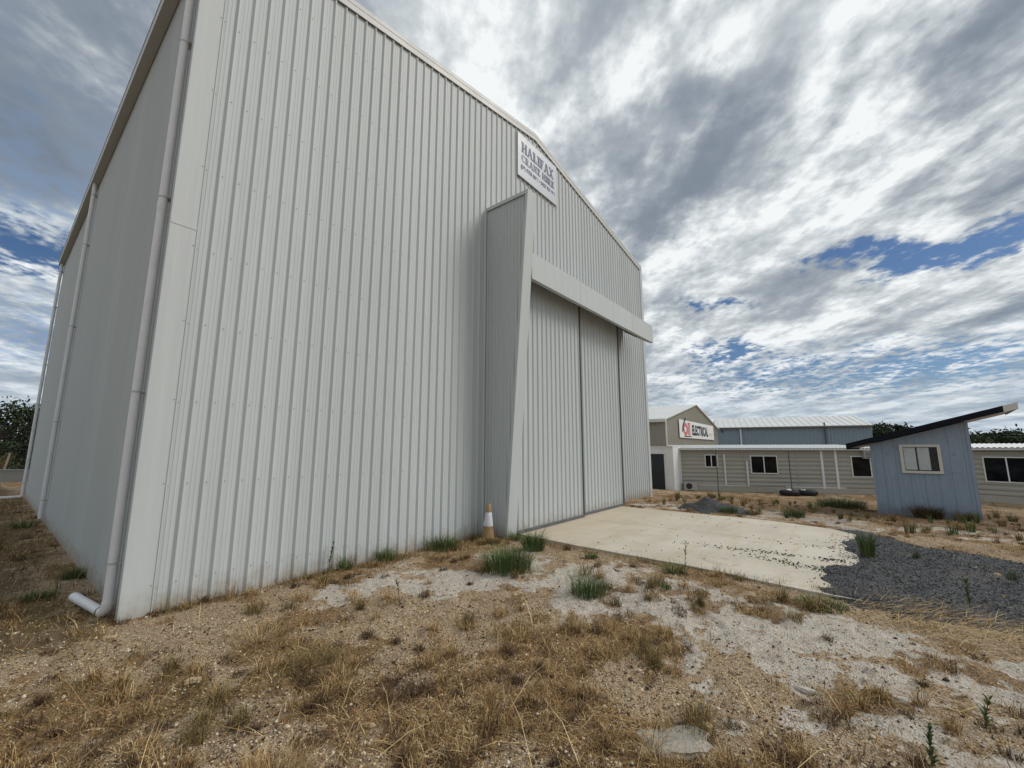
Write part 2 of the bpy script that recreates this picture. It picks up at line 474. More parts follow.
M['brown'] = tint('dead_weed', [(0, (0.035, 0.02, 0.012)), (0.6, (0.095, 0.056, 0.030)), (1, (0.20, 0.13, 0.07))])
M['leaf'] = tint('tree_leaf', [(0, (0.010, 0.016, 0.008)), (0.6, (0.026, 0.040, 0.017)), (1, (0.055, 0.075, 0.032))])


# ------------------------------------------------------------------ mesh helpers
class MB:
    def __init__(s):
        s.v = []; s.f = []; s.mi = []

    def add(s, vs, fs, mi=0):
        b = len(s.v)
        s.v += [tuple(map(float, q)) for q in vs]
        s.f += [tuple(b + i for i in f) for f in fs]
        s.mi += [mi] * len(fs)

    def box(s, x0, y0, z0, x1, y1, z1, mi=0):
        vs = [(x0, y0, z0), (x1, y0, z0), (x1, y1, z0), (x0, y1, z0), (x0, y0, z1), (x1, y0, z1), (x1, y1, z1), (x0, y1, z1)]
        s.add(vs, [(0, 3, 2, 1), (4, 5, 6, 7), (0, 1, 5, 4), (1, 2, 6, 5), (2, 3, 7, 6), (3, 0, 4, 7)], mi)

    def hexa(s, p, mi=0):
        """8 corners: bottom ring then top ring"""
        s.add(p, [(0, 3, 2, 1), (4, 5, 6, 7), (0, 1, 5, 4), (1, 2, 6, 5), (2, 3, 7, 6), (3, 0, 4, 7)], mi)

    def prism(s, poly, d, mi=0):
        """3-D polygon pushed along vector d"""
        n = len(poly)
        a = [Vector(q) for q in poly]
        d = Vector(d)
        s.add(a + [q + d for q in a], [tuple(range(n))[::-1], tuple(range(n, 2 * n))] + [(i, (i + 1) % n, n + (i + 1) % n, n + i) for i in range(n)], mi)

    def tube(s, pts, r, n=14, mi=0, cap=True, radii=None):
        pts = [Vector(q) for q in pts]
        vs = []
        ref = None
        for i, q in enumerate(pts):
            a = pts[max(0, i - 1)]; b = pts[min(len(pts) - 1, i + 1)]
            t_ = (b - a).normalized()
            if ref is None:
                ref = t_.orthogonal().normalized()
            ref = (ref - t_ * ref.dot(t_)).normalized()
            o = t_.cross(ref)
            rr = radii[i] if radii else r
            for k in range(n):
                an = 2 * math.pi * k / n
                vs.append(q + (ref * math.cos(an) + o * math.sin(an)) * rr)
        fs = []
        for i in range(len(pts) - 1):
            for k in range(n):
                fs.append((i * n + k, i * n + (k + 1) % n, (i + 1) * n + (k + 1) % n, (i + 1) * n + k))
        if cap:
            fs.append(tuple(range(n))[::-1]); fs.append(tuple((len(pts) - 1) * n + k for k in range(n)))
        s.add(vs, fs, mi)

    def lathe(s, prof, n=24, c=(0, 0, 0), axis='z', mi=0):
        vs = []
        for r, h in prof:
            for k in range(n):
                a = 2 * math.pi * k / n
                q = (r * math.cos(a), r * math.sin(a), h)
                if axis == 'y':
                    q = (q[0], q[2], q[1])
                vs.append((q[0] + c[0], q[1] + c[1], q[2] + c[2]))
        fs = []
        for i in range(len(prof) - 1):
            for k in range(n):
                fs.append((i * n + k, i * n + (k + 1) % n, (i + 1) * n + (k + 1) % n, (i + 1) * n + k))
        s.add(vs, fs, mi)

    def build(s, name, mats, parent=None, smooth=False, off=None):
        me = bpy.data.meshes.new(name)
        v = s.v
        if off is not None:
            v = [(a - off[0], b - off[1], c - off[2]) for a, b, c in v]
        me.from_pydata(v, [], s.f)
        if not isinstance(mats, (list, tuple)):
            mats = [mats]
        for m in mats:
            me.materials.append(M[m] if isinstance(m, str) else m)
        me.polygons.foreach_set('material_index', s.mi)
        if smooth:
            me.polygons.foreach_set('use_smooth', [True] * len(me.polygons))
        me.update()
        bm = bmesh.new(); bm.from_mesh(me)
        if not s.__dict__.get('open'):
            bmesh.ops.recalc_face_normals(bm, faces=bm.faces)
        bm.to_mesh(me); bm.free()
        if smooth:
            try:
                me.set_sharp_from_angle(angle=R_(40))
            except Exception:
                pass
        o = bpy.data.objects.new(name, me)
        C.objects.link(o)
        if parent:
            o.parent = parent
        return o


def np_mesh(name, verts, faces, mats, parent=None, attrs=None, smooth=False):
    """fast mesh from arrays; faces is an (n,k) array"""
    me = bpy.data.meshes.new(name)
    verts = np.asarray(verts, dtype=np.float32)
    faces = np.asarray(faces, dtype=np.int32)
    me.vertices.add(len(verts)); me.vertices.foreach_set('co', verts.ravel())
    n, k = faces.shape
    me.loops.add(n * k); me.loops.foreach_set('vertex_index', faces.ravel())
    me.polygons.add(n)
    me.polygons.foreach_set('loop_start', np.arange(0, n * k, k, dtype=np.int32))
    me.polygons.foreach_set('loop_total', np.full(n, k, dtype=np.int32))
    if smooth:
        me.polygons.foreach_set('use_smooth', np.ones(n, dtype=bool))
    me.materials.append(M[mats])
    for an, av in (attrs or {}).items():
        a = me.attributes.new(an, 'FLOAT', 'POINT')
        a.data.foreach_set('value', np.asarray(av, dtype=np.float32))
    me.update(calc_edges=True)
    me.validate()
    o = bpy.data.objects.new(name, me)
    C.objects.link(o)
    if parent:
        o.parent = parent
    return o


def thing(name, label, cat, loc=(0, 0, 0), rz=0.0, group=None):
    o = bpy.data.objects.new(name, None)
    o.empty_display_size = 0.3
    C.objects.link(o)
    o.location = loc
    o.rotation_euler = (0, 0, rz)
    o['label'] = label; o['category'] = cat
    if group:
        o['group'] = group
    return o


def tag(o, label=None, cat=None, group=None, kind=None):
    for k, v in (('label', label), ('category', cat), ('group', group), ('kind', kind)):
        if v:
            o[k] = v
    return o


def hash2(ix, iy, seed):
    h = (ix.astype(np.int64) * 374761393 + iy.astype(np.int64) * 668265263 + seed * 1442695041) & 0xffffffff
    h = ((h ^ (h >> 13)) * 1274126177) & 0xffffffff
    return ((h ^ (h >> 16)) & 0xffff) / 65535.0


def vn(x, y, s, seed=0):
    x = np.asarray(x) / s; y = np.asarray(y) / s
    ix = np.floor(x); iy = np.floor(y)
    fx = x - ix; fy = y - iy
    fx = fx * fx * (3 - 2 * fx); fy = fy * fy * (3 - 2 * fy)
    a = hash2(ix, iy, seed); b = hash2(ix + 1, iy, seed); c = hash2(ix, iy + 1, seed); d = hash2(ix + 1, iy + 1, seed)
    return (a * (1 - fx) + b * fx) * (1 - fy) + (c * (1 - fx) + d * fx) * fy


def fbm(x, y, s, seed=0, o=4, g=0.55):
    r = 0; a = 1; tt = 0
    for k in range(o):
        r = r + a * vn(x + k * 17.3, y - k * 9.1, s / 2 ** k, seed + k); tt += a; a *= g
    return r / tt


def sst(x, a, b):
    q = np.clip((x - a) / (b - a), 0, 1)
    return q * q * (3 - 2 * q)


# ------------------------------------------------------------------ ground
SLAB = (5.72, 11.15, -6.04, -0.30)        # x0 x1 y0 y1


def macro(x, y):
    st_ = 14 - 2.2 * sst(-np.asarray(y), 2, 5.5)
    return -0.9 * np.clip((x - st_) / (27 - st_), 0, 1) * sst(x, st_ - 1.5, st_ + 2.0)


def gz(x, y):
    x = np.asarray(x, dtype=float); y = np.asarray(y, dtype=float)
    z = macro(x, y)
    a = (fbm(x, y, 1.7, 3) - 0.5) * 0.13 + (fbm(x, y, 0.40, 11, 4, 0.6) - 0.5) * 0.085
    lump = fbm(x, y, 0.16, 15, 3, 0.6)
    a = a + np.clip(lump - 0.60, 0, 1) * 0.16 - np.clip(0.36 - lump, 0, 1) * 0.10
    d = np.hypot(x + 1, y + 6)
    a = a * np.clip(14 / np.maximum(d, 14), 0.3, 1)
    # calm beside the walls and under the slab
    near_bld = np.clip(np.maximum(np.maximum(-x, x - 15), np.maximum(-y, y - 17)) / 1.0, 0, 1)
    a = a * (0.25 + 0.75 * near_bld)
    sx = np.maximum(np.maximum(SLAB[0] - x, x - SLAB[1]), np.maximum(SLAB[2] - y, y - SLAB[3]))
    a = np.where(sx < 0, -0.06, a * np.clip(sx / 0.8 + 0.15, 0, 1) + 0.012)
    far = np.clip((d - 60) / 400, 0, 1)
    return z + a + far * -0.3


def ell(x, y, cx, cy, rx, ry, rot=0):
    c, s = math.cos(R_(rot)), math.sin(R_(rot))
    dx = x - cx; dy = y - cy
    return np.exp(-(((dx * c + dy * s) / rx) ** 2 + ((dy * c - dx * s) / ry) ** 2))


def masks(x, y):
    w1 = (fbm(x, y, 0.9, 21, 5) - 0.5)
    sand = (0.95 * ell(x, y, 4.0, -1.9, 0.85, 0.75) + 1.0 * ell(x, y, 3.1, -1.75, 0.85, 0.42, 20) + 0.7 * ell(x, y, 2.3, -0.95, 0.8, 0.3, 15) + 0.9 * ell(x, y, 4.5, -3.1, 0.6, 0.35) + 1.1 * ell(x, y, 3.75, -3.75, 0.45, 0.28) + 0.9 * ell(x, y, 4.2, -3.3, 1.1, 0.5) + 0.85 * ell(x, y, 3.5, -3.65, 0.6, 0.35)
            + 0.75 * ell(x, y, 4.1, -6.6, 0.6, 3.2) + 0.62 * ell(x, y, 3.1, -6.2, 1.0, 1.8) + 0.9 * ell(x, y, 4.55, -5.0, 0.35, 1.0)
            + 0.55 * ell(x, y, 12.3, -6.5, 1.0, 4) + 0.35 * ell(x, y, 13.5, -9, 3, 6) + 0.75 * ell(x, y, 12.3, -1.2, 0.8, 1.0)
            + 0.3 * ell(x, y, 2.4, -1.2, 1.2, 0.7) + 0.2 * ell(x, y, 13, -3, 2.5, 2.5) + 0.3 * ell(x, y, 15, -15, 5, 6))
    w2 = fbm(x, y, 0.28, 33, 4, 0.6) - 0.5
    sand = np.clip(sand + (w1 * 1.4 + w2 * 2.3) * np.clip(sand * 2.2 + 0.1, 0, 1) - 0.04, 0, 1)
    straw = 0.45 + (fbm(x, y, 0.75, 41, 5, 0.7) - 0.5) * 4.2 - sand * 0.35
    straw = straw + 0.35 * ell(x, y, 1.3, -4.2, 1.6, 0.8) + 0.5 * ell(x, y, 20, -3, 7, 5) + 0.45 * ell(x, y, 0.9, -2.4, 0.5, 0.8)
    straw = straw - 0.5 * ell(x, y, 0.6, -1.1, 1.0, 0.7) - 0.5 * ell(x, y, 1.2, -3.0, 0.9, 0.6)
    straw = np.clip(straw, 0, 1)
    red = np.clip(ell(x, y, 17.5, -9.0, 3.6, 5.5) * 1.3 + 0.5 * ell(x, y, 14, -5, 3, 5) + 0.7 * ell(x, y, 22, -9, 6, 8) + w1 * 0.8 - 0.1, 0, 1)
    green = np.clip(sst(-x, -0.3, 0.8) * sst(y, -2.2, 0.3) * 0.75 + w1 * 1.6 * sst(-x, -0.5, 1), 0, 1)
    far = sst(np.hypot(x, y), 30, 60)
    green = np.maximum(green, far * 0.5)
    return sand, straw, red, green


nr, na = 430, 760
rr = 1.2 * (3000 / 1.2) ** (np.arange(nr) / (nr - 1.0)) ** 1.0
rr = np.concatenate([[0.0], np.geomspace(1.2, 30, 500), np.geomspace(31, 3500, 60)])
nr = len(rr)
# finer angles where the scene is, coarser behind
aa = np.concatenate([np.linspace(-25, 105, 900, endpoint=False), np.linspace(105, 335, 90, endpoint=False)]) * math.pi / 180
na = len(aa)
gx = -1.06 + rr[:, None] * np.cos(aa)[None]; gy = -6.06 + rr[:, None] * np.sin(aa)[None]
GX = gx.ravel(); GY = gy.ravel()
GZ = gz(GX, GY)
i, j = np.meshgrid(np.arange(nr - 1), np.arange(na), indexing='ij')
fa = np.stack([i * na + j, (i + 1) * na + j, (i + 1) * na + (j + 1) % na, i * na + (j + 1) % na], -1).reshape(-1, 4)
sa_, st_, re_, gr_ = masks(GX, GY)
g = np_mesh('ground', np.stack([GX, GY, GZ], -1), fa, 'ground', attrs={'sand': sa_, 'straw': st_, 'red': re_, 'green': gr_}, smooth=True)
tag(g, kind='structure')

# concrete slab with a saw-cut across it
mb = MB()
x0, x1, y0, y1 = SLAB
XS = [x0, 8.48, 8.49, x1]
n = 40
ys = np.linspace(y0, y1, n)
edge = x0 + (fbm(ys, ys * 0 + 3, 0.5, 5) - 0.5) * 0.10 + np.interp(ys, [-8, -6, -5.2, -4, -2.5, -0.4], [-0.15, -0.28, -0.22, 0.0, 0.04, 0.25])
far = np.interp(ys, [-6.04, -5.6, -4.4, -0.3], [10.15, 10.65, 11.0, 11.15]) + (fbm(ys, ys * 0 + 9, 0.4, 6) - 0.5) * 0.04
# only keep outer faces: build as top grid and skirts
mb = MB()
for k in range(n - 1):
    mb.add([(edge[k], ys[k], 0.04), (8.48, ys[k], 0.04), (8.48, ys[k + 1], 0.04), (edge[k + 1], ys[k + 1], 0.04)], [(0, 1, 2, 3)])
    mb.add([(8.49, ys[k], 0.04), (far[k], ys[k], 0.04), (far[k + 1], ys[k + 1], 0.04), (8.49, ys[k + 1], 0.04)], [(0, 1, 2, 3)])
    mb.add([(edge[k], ys[k], -0.2), (edge[k + 1], ys[k + 1], -0.2), (edge[k + 1], ys[k + 1], 0.04), (edge[k], ys[k], 0.04)], [(0, 3, 2, 1)])
    mb.add([(far[k], ys[k], -0.2), (far[k + 1], ys[k + 1], -0.2), (far[k + 1], ys[k + 1], 0.04), (far[k], ys[k], 0.04)], [(0, 1, 2, 3)])
mb.add([(edge[-1], y1, -0.2), (x1, y1, -0.2), (x1, y1, 0.04), (edge[-1], y1, 0.04)], [(1, 0, 3, 2)])
mb.add([(edge[0], y0, -0.2), (far[0], y0, -0.2), (far[0], y0, 0.04), (edge[0], y0, 0.04)], [(0, 1, 2, 3)])
mb.add([(8.48, y0, 0.028), (8.49, y0, 0.028), (8.49, y1, 0.028), (8.48, y1, 0.028)], [(0, 1, 2, 3)])
mb.open = True
slab = mb.build('concrete_apron', 'concrete')
tag(slab, kind='structure')

# blue-metal gravel spread over the end of the slab
xs = np.arange(3.6, 19, 0.07); ysg = np.arange(-17, -4.6, 0.07)
X, Y = np.meshgrid(xs, ysg, indexing='ij')


def gravel_mask(X, Y):
    bx = fbm(X, Y, 0.9, 61, 5) - 0.5
    e1 = (-5.93 + 0.12 * np.sin(X * 2.3) - Y) / 0.6                       # ragged end on the slab
    e2 = (X - (5.3 + 0.10 * (Y + 6) * 0 + np.interp(-Y, [6, 7.2, 10, 16], [-0.05, 0.1, -0.3, -0.6]))) / 0.6     # near edge
    e3 = (np.interp(-Y, [6, 6.7, 7.4, 7.9, 9, 12, 16], [10.35, 10.05, 9.65, 9.0, 8.5, 8.0, 7.4]) - X) / 0.6
    m = np.minimum(np.minimum(e1, e2), e3)
    spill = 0.45 * ell(X, Y, 6.9, -5.75, 0.7, 0.35)
    return m + bx * 0.8 + spill


mk = gravel_mask(X, Y)
base = np.where((X > SLAB[0] - 0.2) & (X < SLAB[1]) & (Y > SLAB[2]), 0.04, gz(X, Y))
base = np.maximum(base, gz(X, Y) + 0.045 * (1 - sst(-Y, 6.0, 7.2)) * (X > SLAB[0] - 0.3) * (X < SLAB[1]))
Z = base + np.clip(mk * 0.05, -0.10, 0.022) + (fbm(X, Y, 0.25, 71, 4) - 0.5) * 0.022 + (fbm(X, Y, 1.2, 72, 2) - 0.5) * 0.02
nx, ny = X.shape
i, j = np.meshgrid(np.arange(nx - 1), np.arange(ny - 1), indexing='ij')
keep = (mk[:-1, :-1] > -0.9)
fa = np.stack([i * ny + j, (i + 1) * ny + j, (i + 1) * ny + j + 1, i * ny + j + 1], -1)[keep]
g = np_mesh('gravel_layer', np.stack([X.ravel(), Y.ravel(), Z.ravel()], -1), fa, 'gravel', smooth=True)
tag(g, 'dark blue-grey crushed stone layer spread over the end of the pale slab', 'gravel', kind='stuff')

OCT_V = np.array([(1, 0, 0), (-1, 0, 0), (0, 1, 0), (0, -1, 0), (0, 0, 1), (0, 0, -1)], float)
OCT_F = np.array([(0, 2, 4), (2, 1, 4), (1, 3, 4), (3, 0, 4), (2, 0, 5), (1, 2, 5), (3, 1, 5), (0, 3, 5)])
CUB_V = np.array([(-1, -1, -1), (1, -1, -1), (1, 1, -1), (-1, 1, -1), (-1, -1, 1), (1, -1, 1), (1, 1, 1), (-1, 1, 1)], float) * 0.7


def stones(name, x, y, z, size, matn, flat=0.6, parent=None):
    n = len(x)
    jit = 1 + rng.uniform(-0.35, 0.35, (n, 6, 1))
    sc_ = np.stack([np.ones(n), rng.uniform(0.6, 1.0, n), rng.uniform(flat * 0.6, flat, n)], -1)[:, None, :] * size[:, None, None]
    v = OCT_V[None] * jit
    # tumble each stone
    a = rng.uniform(0, 2 * np.pi, n); b = rng.uniform(-0.9, 0.9, n)
    v = v * sc_
    cb, sb = np.cos(b)[:, None], np.sin(b)[:, None]
    vx, vz = v[..., 0] * cb - v[..., 2] * sb, v[..., 0] * sb + v[..., 2] * cb
    ca, sa = np.cos(a)[:, None], np.sin(a)[:, None]
    vy = v[..., 1]
    out = np.stack([vx * ca - vy * sa + x[:, None], vx * sa + vy * ca + y[:, None], vz + z[:, None]], -1)
    f = OCT_F[None] + (np.arange(n) * 6)[:, None, None]
    r = np.repeat(rng.uniform(0, 1, n), 6)
    return np_mesh(name, out.reshape(-1, 3), f.reshape(-1, 3), matn, parent, {'rnd': r})


n = 42000
x = rng.uniform(4.2, 11.5, n); y = rng.uniform(-14, -5.0, n)
k = rng.uniform(0, 1, n) < np.clip(1.6 - np.hypot(x + 1, y + 6) / 14, 0.2, 1)
x = x[k]; y = y[k]
m_ = gravel_mask(x, y)
k = (m_ + rng.uniform(-0.2, 1, len(x)) ** 3 * 0.55) > 0.0
x = x[k]; y = y[k]; m_ = m_[k]
bs = np.where((x > SLAB[0] - 0.2) & (x < SLAB[1]) & (y > SLAB[2]), 0.04, gz(x, y))
z = np.maximum(bs, gz(x, y) + 0.045 * (1 - sst(-y, 6.0, 7.2)) * (x > SLAB[0] - 0.3) * (x < SLAB[1])) + np.clip(m_ * 0.05, 0, 0.022) + 0.005
stn = stones('gravel_stone_scatter', x, y, z, rng.uniform(0.006, 0.015, len(x)), 'stone')
tag(stn, 'loose dark crushed stones lying over the gravel at the slab end', 'gravel', kind='stuff')
# strays on the slab, in drifts
strk = [((7.25, -4.0), (7.45, -5.9), .07, 260), ((6.95, -4.5), (6.6, -5.95), .09, 240), ((8.3, -4.9), (8.5, -6.0), .12, 90), ((7.1, -3.3), (7.3, -4.2), .10, 40)]
xl, yl = [rng.uniform(6.0, 10.8, 90)], [rng.uniform(-6, -2.2, 90)]
for (ax_, ay_), (bx_, by_), sg_, nn_ in strk:
    q = rng.uniform(0, 1, nn_) ** 0.6
    cl_ = (vn(q * 9, q * 0 + nn_, 1.0, 3) > 0.38)
    q = q[cl_]
    xl.append(ax_ + (bx_ - ax_) * q + rng.normal(0, sg_, len(q))); yl.append(ay_ + (by_ - ay_) * q + rng.normal(0, sg_, len(q)))
x = np.concatenate(xl); y = np.concatenate(yl)
k = (x > 5.8) & (x < 11.2) & (y < -0.8)
x = x[k]; y = y[k]
o = stones('stray_stones', x, y, np.full(len(x), 0.046), rng.uniform(0.006, 0.020, len(x)), 'stone')
tag(o, 'scattered dark stone chips strewn on the pale concrete slab', 'stones', kind='stuff')


# ------------------------------------------------------------------ the big shed
W, L = 15.0, 17.0
EZ, SL = 9.05, 0.1725                    # sheeting top at the eaves, roof slope


def gab(x):
    return EZ + SL * (x if x < W / 2 else W - x)


PROF = [(0.0, 0.0), (0.004, 0.001), (0.030, 0.029), (0.034, 0.031), (0.050, 0.025), (0.062, 0.002), (0.067, 0.0), (0.100, 0.0), (0.106, 0.003), (0.114, 0.003), (0.120, 0.0), (0.144, 0.0), (0.150, 0.003), (0.158, 0.003), (0.164, 0.0), (0.19, 0.0)]


def ribs(Lw, start=0.0, k0=1.0):
    out = []
    k = 0
    while True:
        b = start + k * 0.19 * k0
        for s_, o_ in PROF[:-1]:
            if k0 < 1 and 0.08 < s_ < 0.18:
                continue
            if b + s_ * k0 <= Lw and b + s_ * k0 >= 0:
                out.append((b + s_ * k0, o_ * (k0 if k0 == 1 else 0.75)))
        k += 1
        if b > Lw:
            break
    out.append((Lw, 0.0))
    return out


def sheet(mb, org, d, nrm, Lw, zb, zt, mi=0, start=0.03, k0=1.0):
    pr = ribs(Lw, start, k0)
    if pr[0][0] > 0:
        pr = [(0, 0)] + pr
    org = Vector(org); d = Vector(d); nrm = Vector(nrm)
    vs = []; fs = []
    for s_, o_ in pr:
        q = org + d * s_ + nrm * o_
        vs.append((q.x, q.y, zb(s_) if callable(zb) else zb))
        vs.append((q.x, q.y, zt(s_) if callable(zt) else zt))
    for i in range(len(pr) - 1):
        fs.append((2 * i, 2 * i + 2, 2 * i + 3, 2 * i + 1))
    mb.add(vs, fs, mi)
    return pr


def screws(mb, org, d, nrm, Lw, rows, zt, start=0.03, mi=1, skip=0.0):
    org = Vector(org); d = Vector(d); nrm = Vector(nrm)
    k = 0
    while start + k * 0.19 < Lw - 0.1:
        s_ = start + k * 0.19 + 0.073
        k += 1
        for z in rows:
            zz = z + random.uniform(-0.006, 0.006)
            if zz < (zt(s_) if callable(zt) else zt) - 0.1 and s_ > 0.35:
                c = org + d * s_ + nrm * 0.0005
                r = 0.0050
                a = d * r; e = nrm * 0.006; u = Vector((0, 0, r))
                c.z = zz
                mb.hexa([c - a - u, c + a - u, c + a - u + e, c - a - u + e, c - a + u, c + a + u, c + a + u + e, c - a + u + e], mi)


shed = thing('industrial_shed', 'tall pale ribbed steel shed with sliding doors filling the left of the view', 'building', (0, 0, 0))
rows = [0.30, 1.38, 2.33, 3.28, 4.23, 5.3, 6.4, 7.5, 8.6, 9.6]
mb = MB(); mb.open = True
sheet(mb, (0, 0, 0), (1, 0, 0), (0, -1, 0), W, -0.25, gab, start=0.163)
screws(mb, (0, 0, 0), (1, 0, 0), (0, -1, 0), W, rows, gab, start=0.163)
mb.build('front_wall', ['sheet', 'screw'], shed)
mb = MB(); mb.open = True
sheet(mb, (0, L, 0), (0, -1, 0), (-1, 0, 0), L, -0.25, EZ - 0.1, k0=0.5)
mb.build('side_wall', ['sheet', 'screw'], shed)
mb = MB(); mb.open = True
sheet(mb, (W, 0, 0), (0, 1, 0), (1, 0, 0), L, -0.6, EZ - 0.1)
mb.build('side_wall', ['sheet'], shed)
mb = MB(); mb.open = True
sheet(mb, (W, L, 0), (-1, 0, 0), (0, 1, 0), W, -0.6, lambda s_: gab(W - s_))
mb.build('rear_wall', ['sheet'], shed)
# roof: two ribbed slopes
mb = MB(); mb.open = True
for side in (0, 1):
    pr = ribs(L + 0.1)
    vs = []; fs = []
    for s_, o_ in pr:
        y = s_ - 0.05
        vs.append((-0.12 if side == 0 else W + 0.12, y, EZ - 0.12 * SL + 0.06 + o_))
        vs.append((W / 2, y, EZ + SL * W / 2 + 0.06 + o_))
    for k in range(len(pr) - 1):
        fs.append((2 * k, 2 * k + 1, 2 * k + 3, 2 * k + 2))
    mb.add(vs, fs)
mb.build('roof', 'roof', shed)
# barge capping folded over the gable
mb = MB()
for x0_, x1_ in ((-0.02, W / 2), (W / 2, W + 0.02)):
    za, zb_ = EZ + SL * (x0_ if x0_ < 1 else W / 2), EZ + SL * (W / 2 if x1_ < W else -0.02)
    if x0_ > 1:
        za, zb_ = EZ + SL * W / 2, EZ
    mb.hexa([(x0_, -0.045, za - 0.06), (x1_, -0.045, zb_ - 0.06), (x1_, -0.028, zb_ - 0.06), (x0_, -0.028, za - 0.06),
             (x0_, -0.045, za + 0.15), (x1_, -0.045, zb_ + 0.15), (x1_, -0.028, zb_ + 0.15), (x0_, -0.028, za + 0.15)])
    mb.hexa([(x0_, -0.045, za + 0.151), (x1_, -0.045, zb_ + 0.151), (x1_, 0.16, zb_ + 0.151), (x0_, 0.16, za + 0.151),
             (x0_, -0.045, za + 0.157), (x1_, -0.045, zb_ + 0.157), (x1_, 0.16, zb_ + 0.157), (x0_, 0.16, za + 0.157)])
mb.build('barge_capping', 'trim2', shed)
# corner flashings
mb = MB()
mb.box(-0.035, -0.036, -0.2, 0.225, -0.029, 4.457); mb.box(-0.0345, -0.0405, 4.440, 0.2255, -0.0365, 4.475); mb.box(-0.035, -0.036, 4.4575, 0.225, -0.029, EZ + 0.05)
mb.tube([(0.225, -0.038, -0.2), (0.225, -0.038, EZ + 0.06)], 0.0075, 8)
mb.box(-0.045, -0.0365, -0.2, -0.0355, 0.07, EZ)
for z in rows[:9]:
    mb.box(0.195, -0.041, z, 0.205, -0.0362, z + 0.010, 1)
    mb.box(0.238, -0.040, z - 0.03, 0.248, -0.0345, z - 0.020, 1)
mb.build('corner_flashing', ['trim', 'screw'], shed)
mb = MB()
mb.box(W - 0.16, -0.040, -0.6, W + 0.035, -0.030, EZ + 0.02)
mb.box(W + 0.0355, -0.040, -0.6, W + 0.045, 0.12, EZ)
mb.build('corner_flashing', 'trim', shed)
# dark base gap strip
mb = MB()
mb.box(0.02, 0.02, -0.4, W - 0.02, 0.10, 0.05); mb.box(0.02, 0.10, -0.4, 0.1, L - 0.02, 0.05)
mb.build('footing', 'block', shed)
# left gutter
mb = MB()
gz0, gz1 = 8.74, 8.97
mb.box(-0.165, -0.06, gz0, -0.035, L + 0.05, gz0 + 0.008)
mb.box(-0.175, -0.06, gz0, -0.1655, L + 0.05, gz1)
mb.box(-0.035, -0.02, gz0, -0.028, L + 0.05, gz1 + 0.05)
mb.box(-0.175, -0.068, gz0, -0.028, -0.0605, gz1)
mb.box(-0.175, L + 0.0505, gz0, -0.028, L + 0.058, gz1)
mb.box(-0.183, -0.06, gz1 - 0.02, -0.1755, L + 0.05, gz1)
mb.build('gutter', 'trim2', shed)


def pipe(y, end, joints=()):
    mb = MB()
    x = -0.098
    pts = [(x, y, gz0 + 0.02), (x, y, 0.14)]
    mb.tube(pts, 0.046, 18, cap=False)
    for z in joints:
        mb.tube([(x, y, z - 0.05), (x, y, z + 0.05)], 0.0495, 18)
    o = mb.build('downpipe', 'pvc', shed, smooth=True)
    for z in (0.55, 2.4, 4.8, 7.0, 8.4):
        s_ = MB()
        s_.tube([(x, y, z), (x, y, z + 0.022)], 0.0485, 18)
        s_.box(x + 0.03, y - 0.075, z + 0.003, -0.028, y + 0.07, z + 0.019)
        s_.build('pipe_clip', 'trim2', o)
    return o


dp = pipe(0.19, None, (4.7,))
mb = MB()
bend = [(-0.098, 0.19, 0.17)] + [(-0.098 - 0.03 * (1 - math.cos(a)), 0.19 + 0.09 * (1 - math.cos(a)), 0.15 - 0.09 * math.sin(a)) for a in (0.3, 0.7, 1.1, 1.5)]
mb.tube(bend, 0.051, 18)
mb.build('pipe_elbow', 'pvc', dp, smooth=True)
pipe(8.95, None, ())
dp3 = pipe(16.75, None, ())

# loose length of pipe lying at the foot of the corner
mb = MB()
pa, pb = Vector((-0.135, 0.30, 0.066)), Vector((-0.275, 0.92, 0.12))
mb.tube([pa, pb], 0.046, 20, cap=False)
mb.tube([pb, pa], 0.042, 20, cap=False)
mb.open = False
o = mb.build('drain_pipe', 'pvc', None, True, off=tuple(pa)); o.location = pa
tag(o, 'short white plastic pipe stub lying on the ground at the near shed corner', 'pipe')
mb = MB()
pa = Vector((-0.12, 16.7, 0.09)); pb = pa + Vector((-3.4, 0.5, -0.01))
mb.tube([pa, pb], 0.05, 14)
o = mb.build('drain_pipe', 'pvc', None, True, off=tuple(pa)); o.location = pa
tag(o, 'long white pipe lying on the ground at the far left corner of the tall shed', 'pipe')


# wing beside the doors: ribbed fin, deeper at the top
def prot(z):
    return 0.63 + 0.078 * z


WX, WZ = 5.57, 7.28
wing = MB(); wing.open = True
pr = [(s_, o_) for s_, o_ in ribs(1.2, 0.02, 0.5)]
vs = []; fs = []
for s_, o_ in [(0.0, 0.0)] + pr:
    zb = -0.1 if s_ <= prot(0) else (s_ - 0.63) / 0.078
    vs.append((WX - o_, -s_, min(zb, WZ))); vs.append((WX - o_, -s_, WZ))
for k in range(len(vs) // 2 - 1):
    fs.append((2 * k, 2 * k + 1, 2 * k + 3, 2 * k + 2))
wing.add(vs, fs)
wing.add([(WX + 0.06, -0.001, -0.1), (WX + 0.06, -prot(0), -0.1), (WX + 0.06, -prot(WZ), WZ), (WX + 0.06, -0.001, WZ)], [(0, 1, 2, 3)])
wing.build('wing_wall', ['sheet', 'screw'], shed)
fl = MB()


def wingstrip(xa, xb, off0, off1, z0, z1):
    fl.hexa([(xa, -prot(z0) - off0, z0), (xb, -prot(z0) - off0, z0), (xb, -prot(z0) + off1, z0), (xa, -prot(z0) + off1, z0),
             (xa, -prot(z1) - off0, z1), (xb, -prot(z1) - off0, z1), (xb, -prot(z1) + off1, z1), (xa, -prot(z1) + off1, z1)])


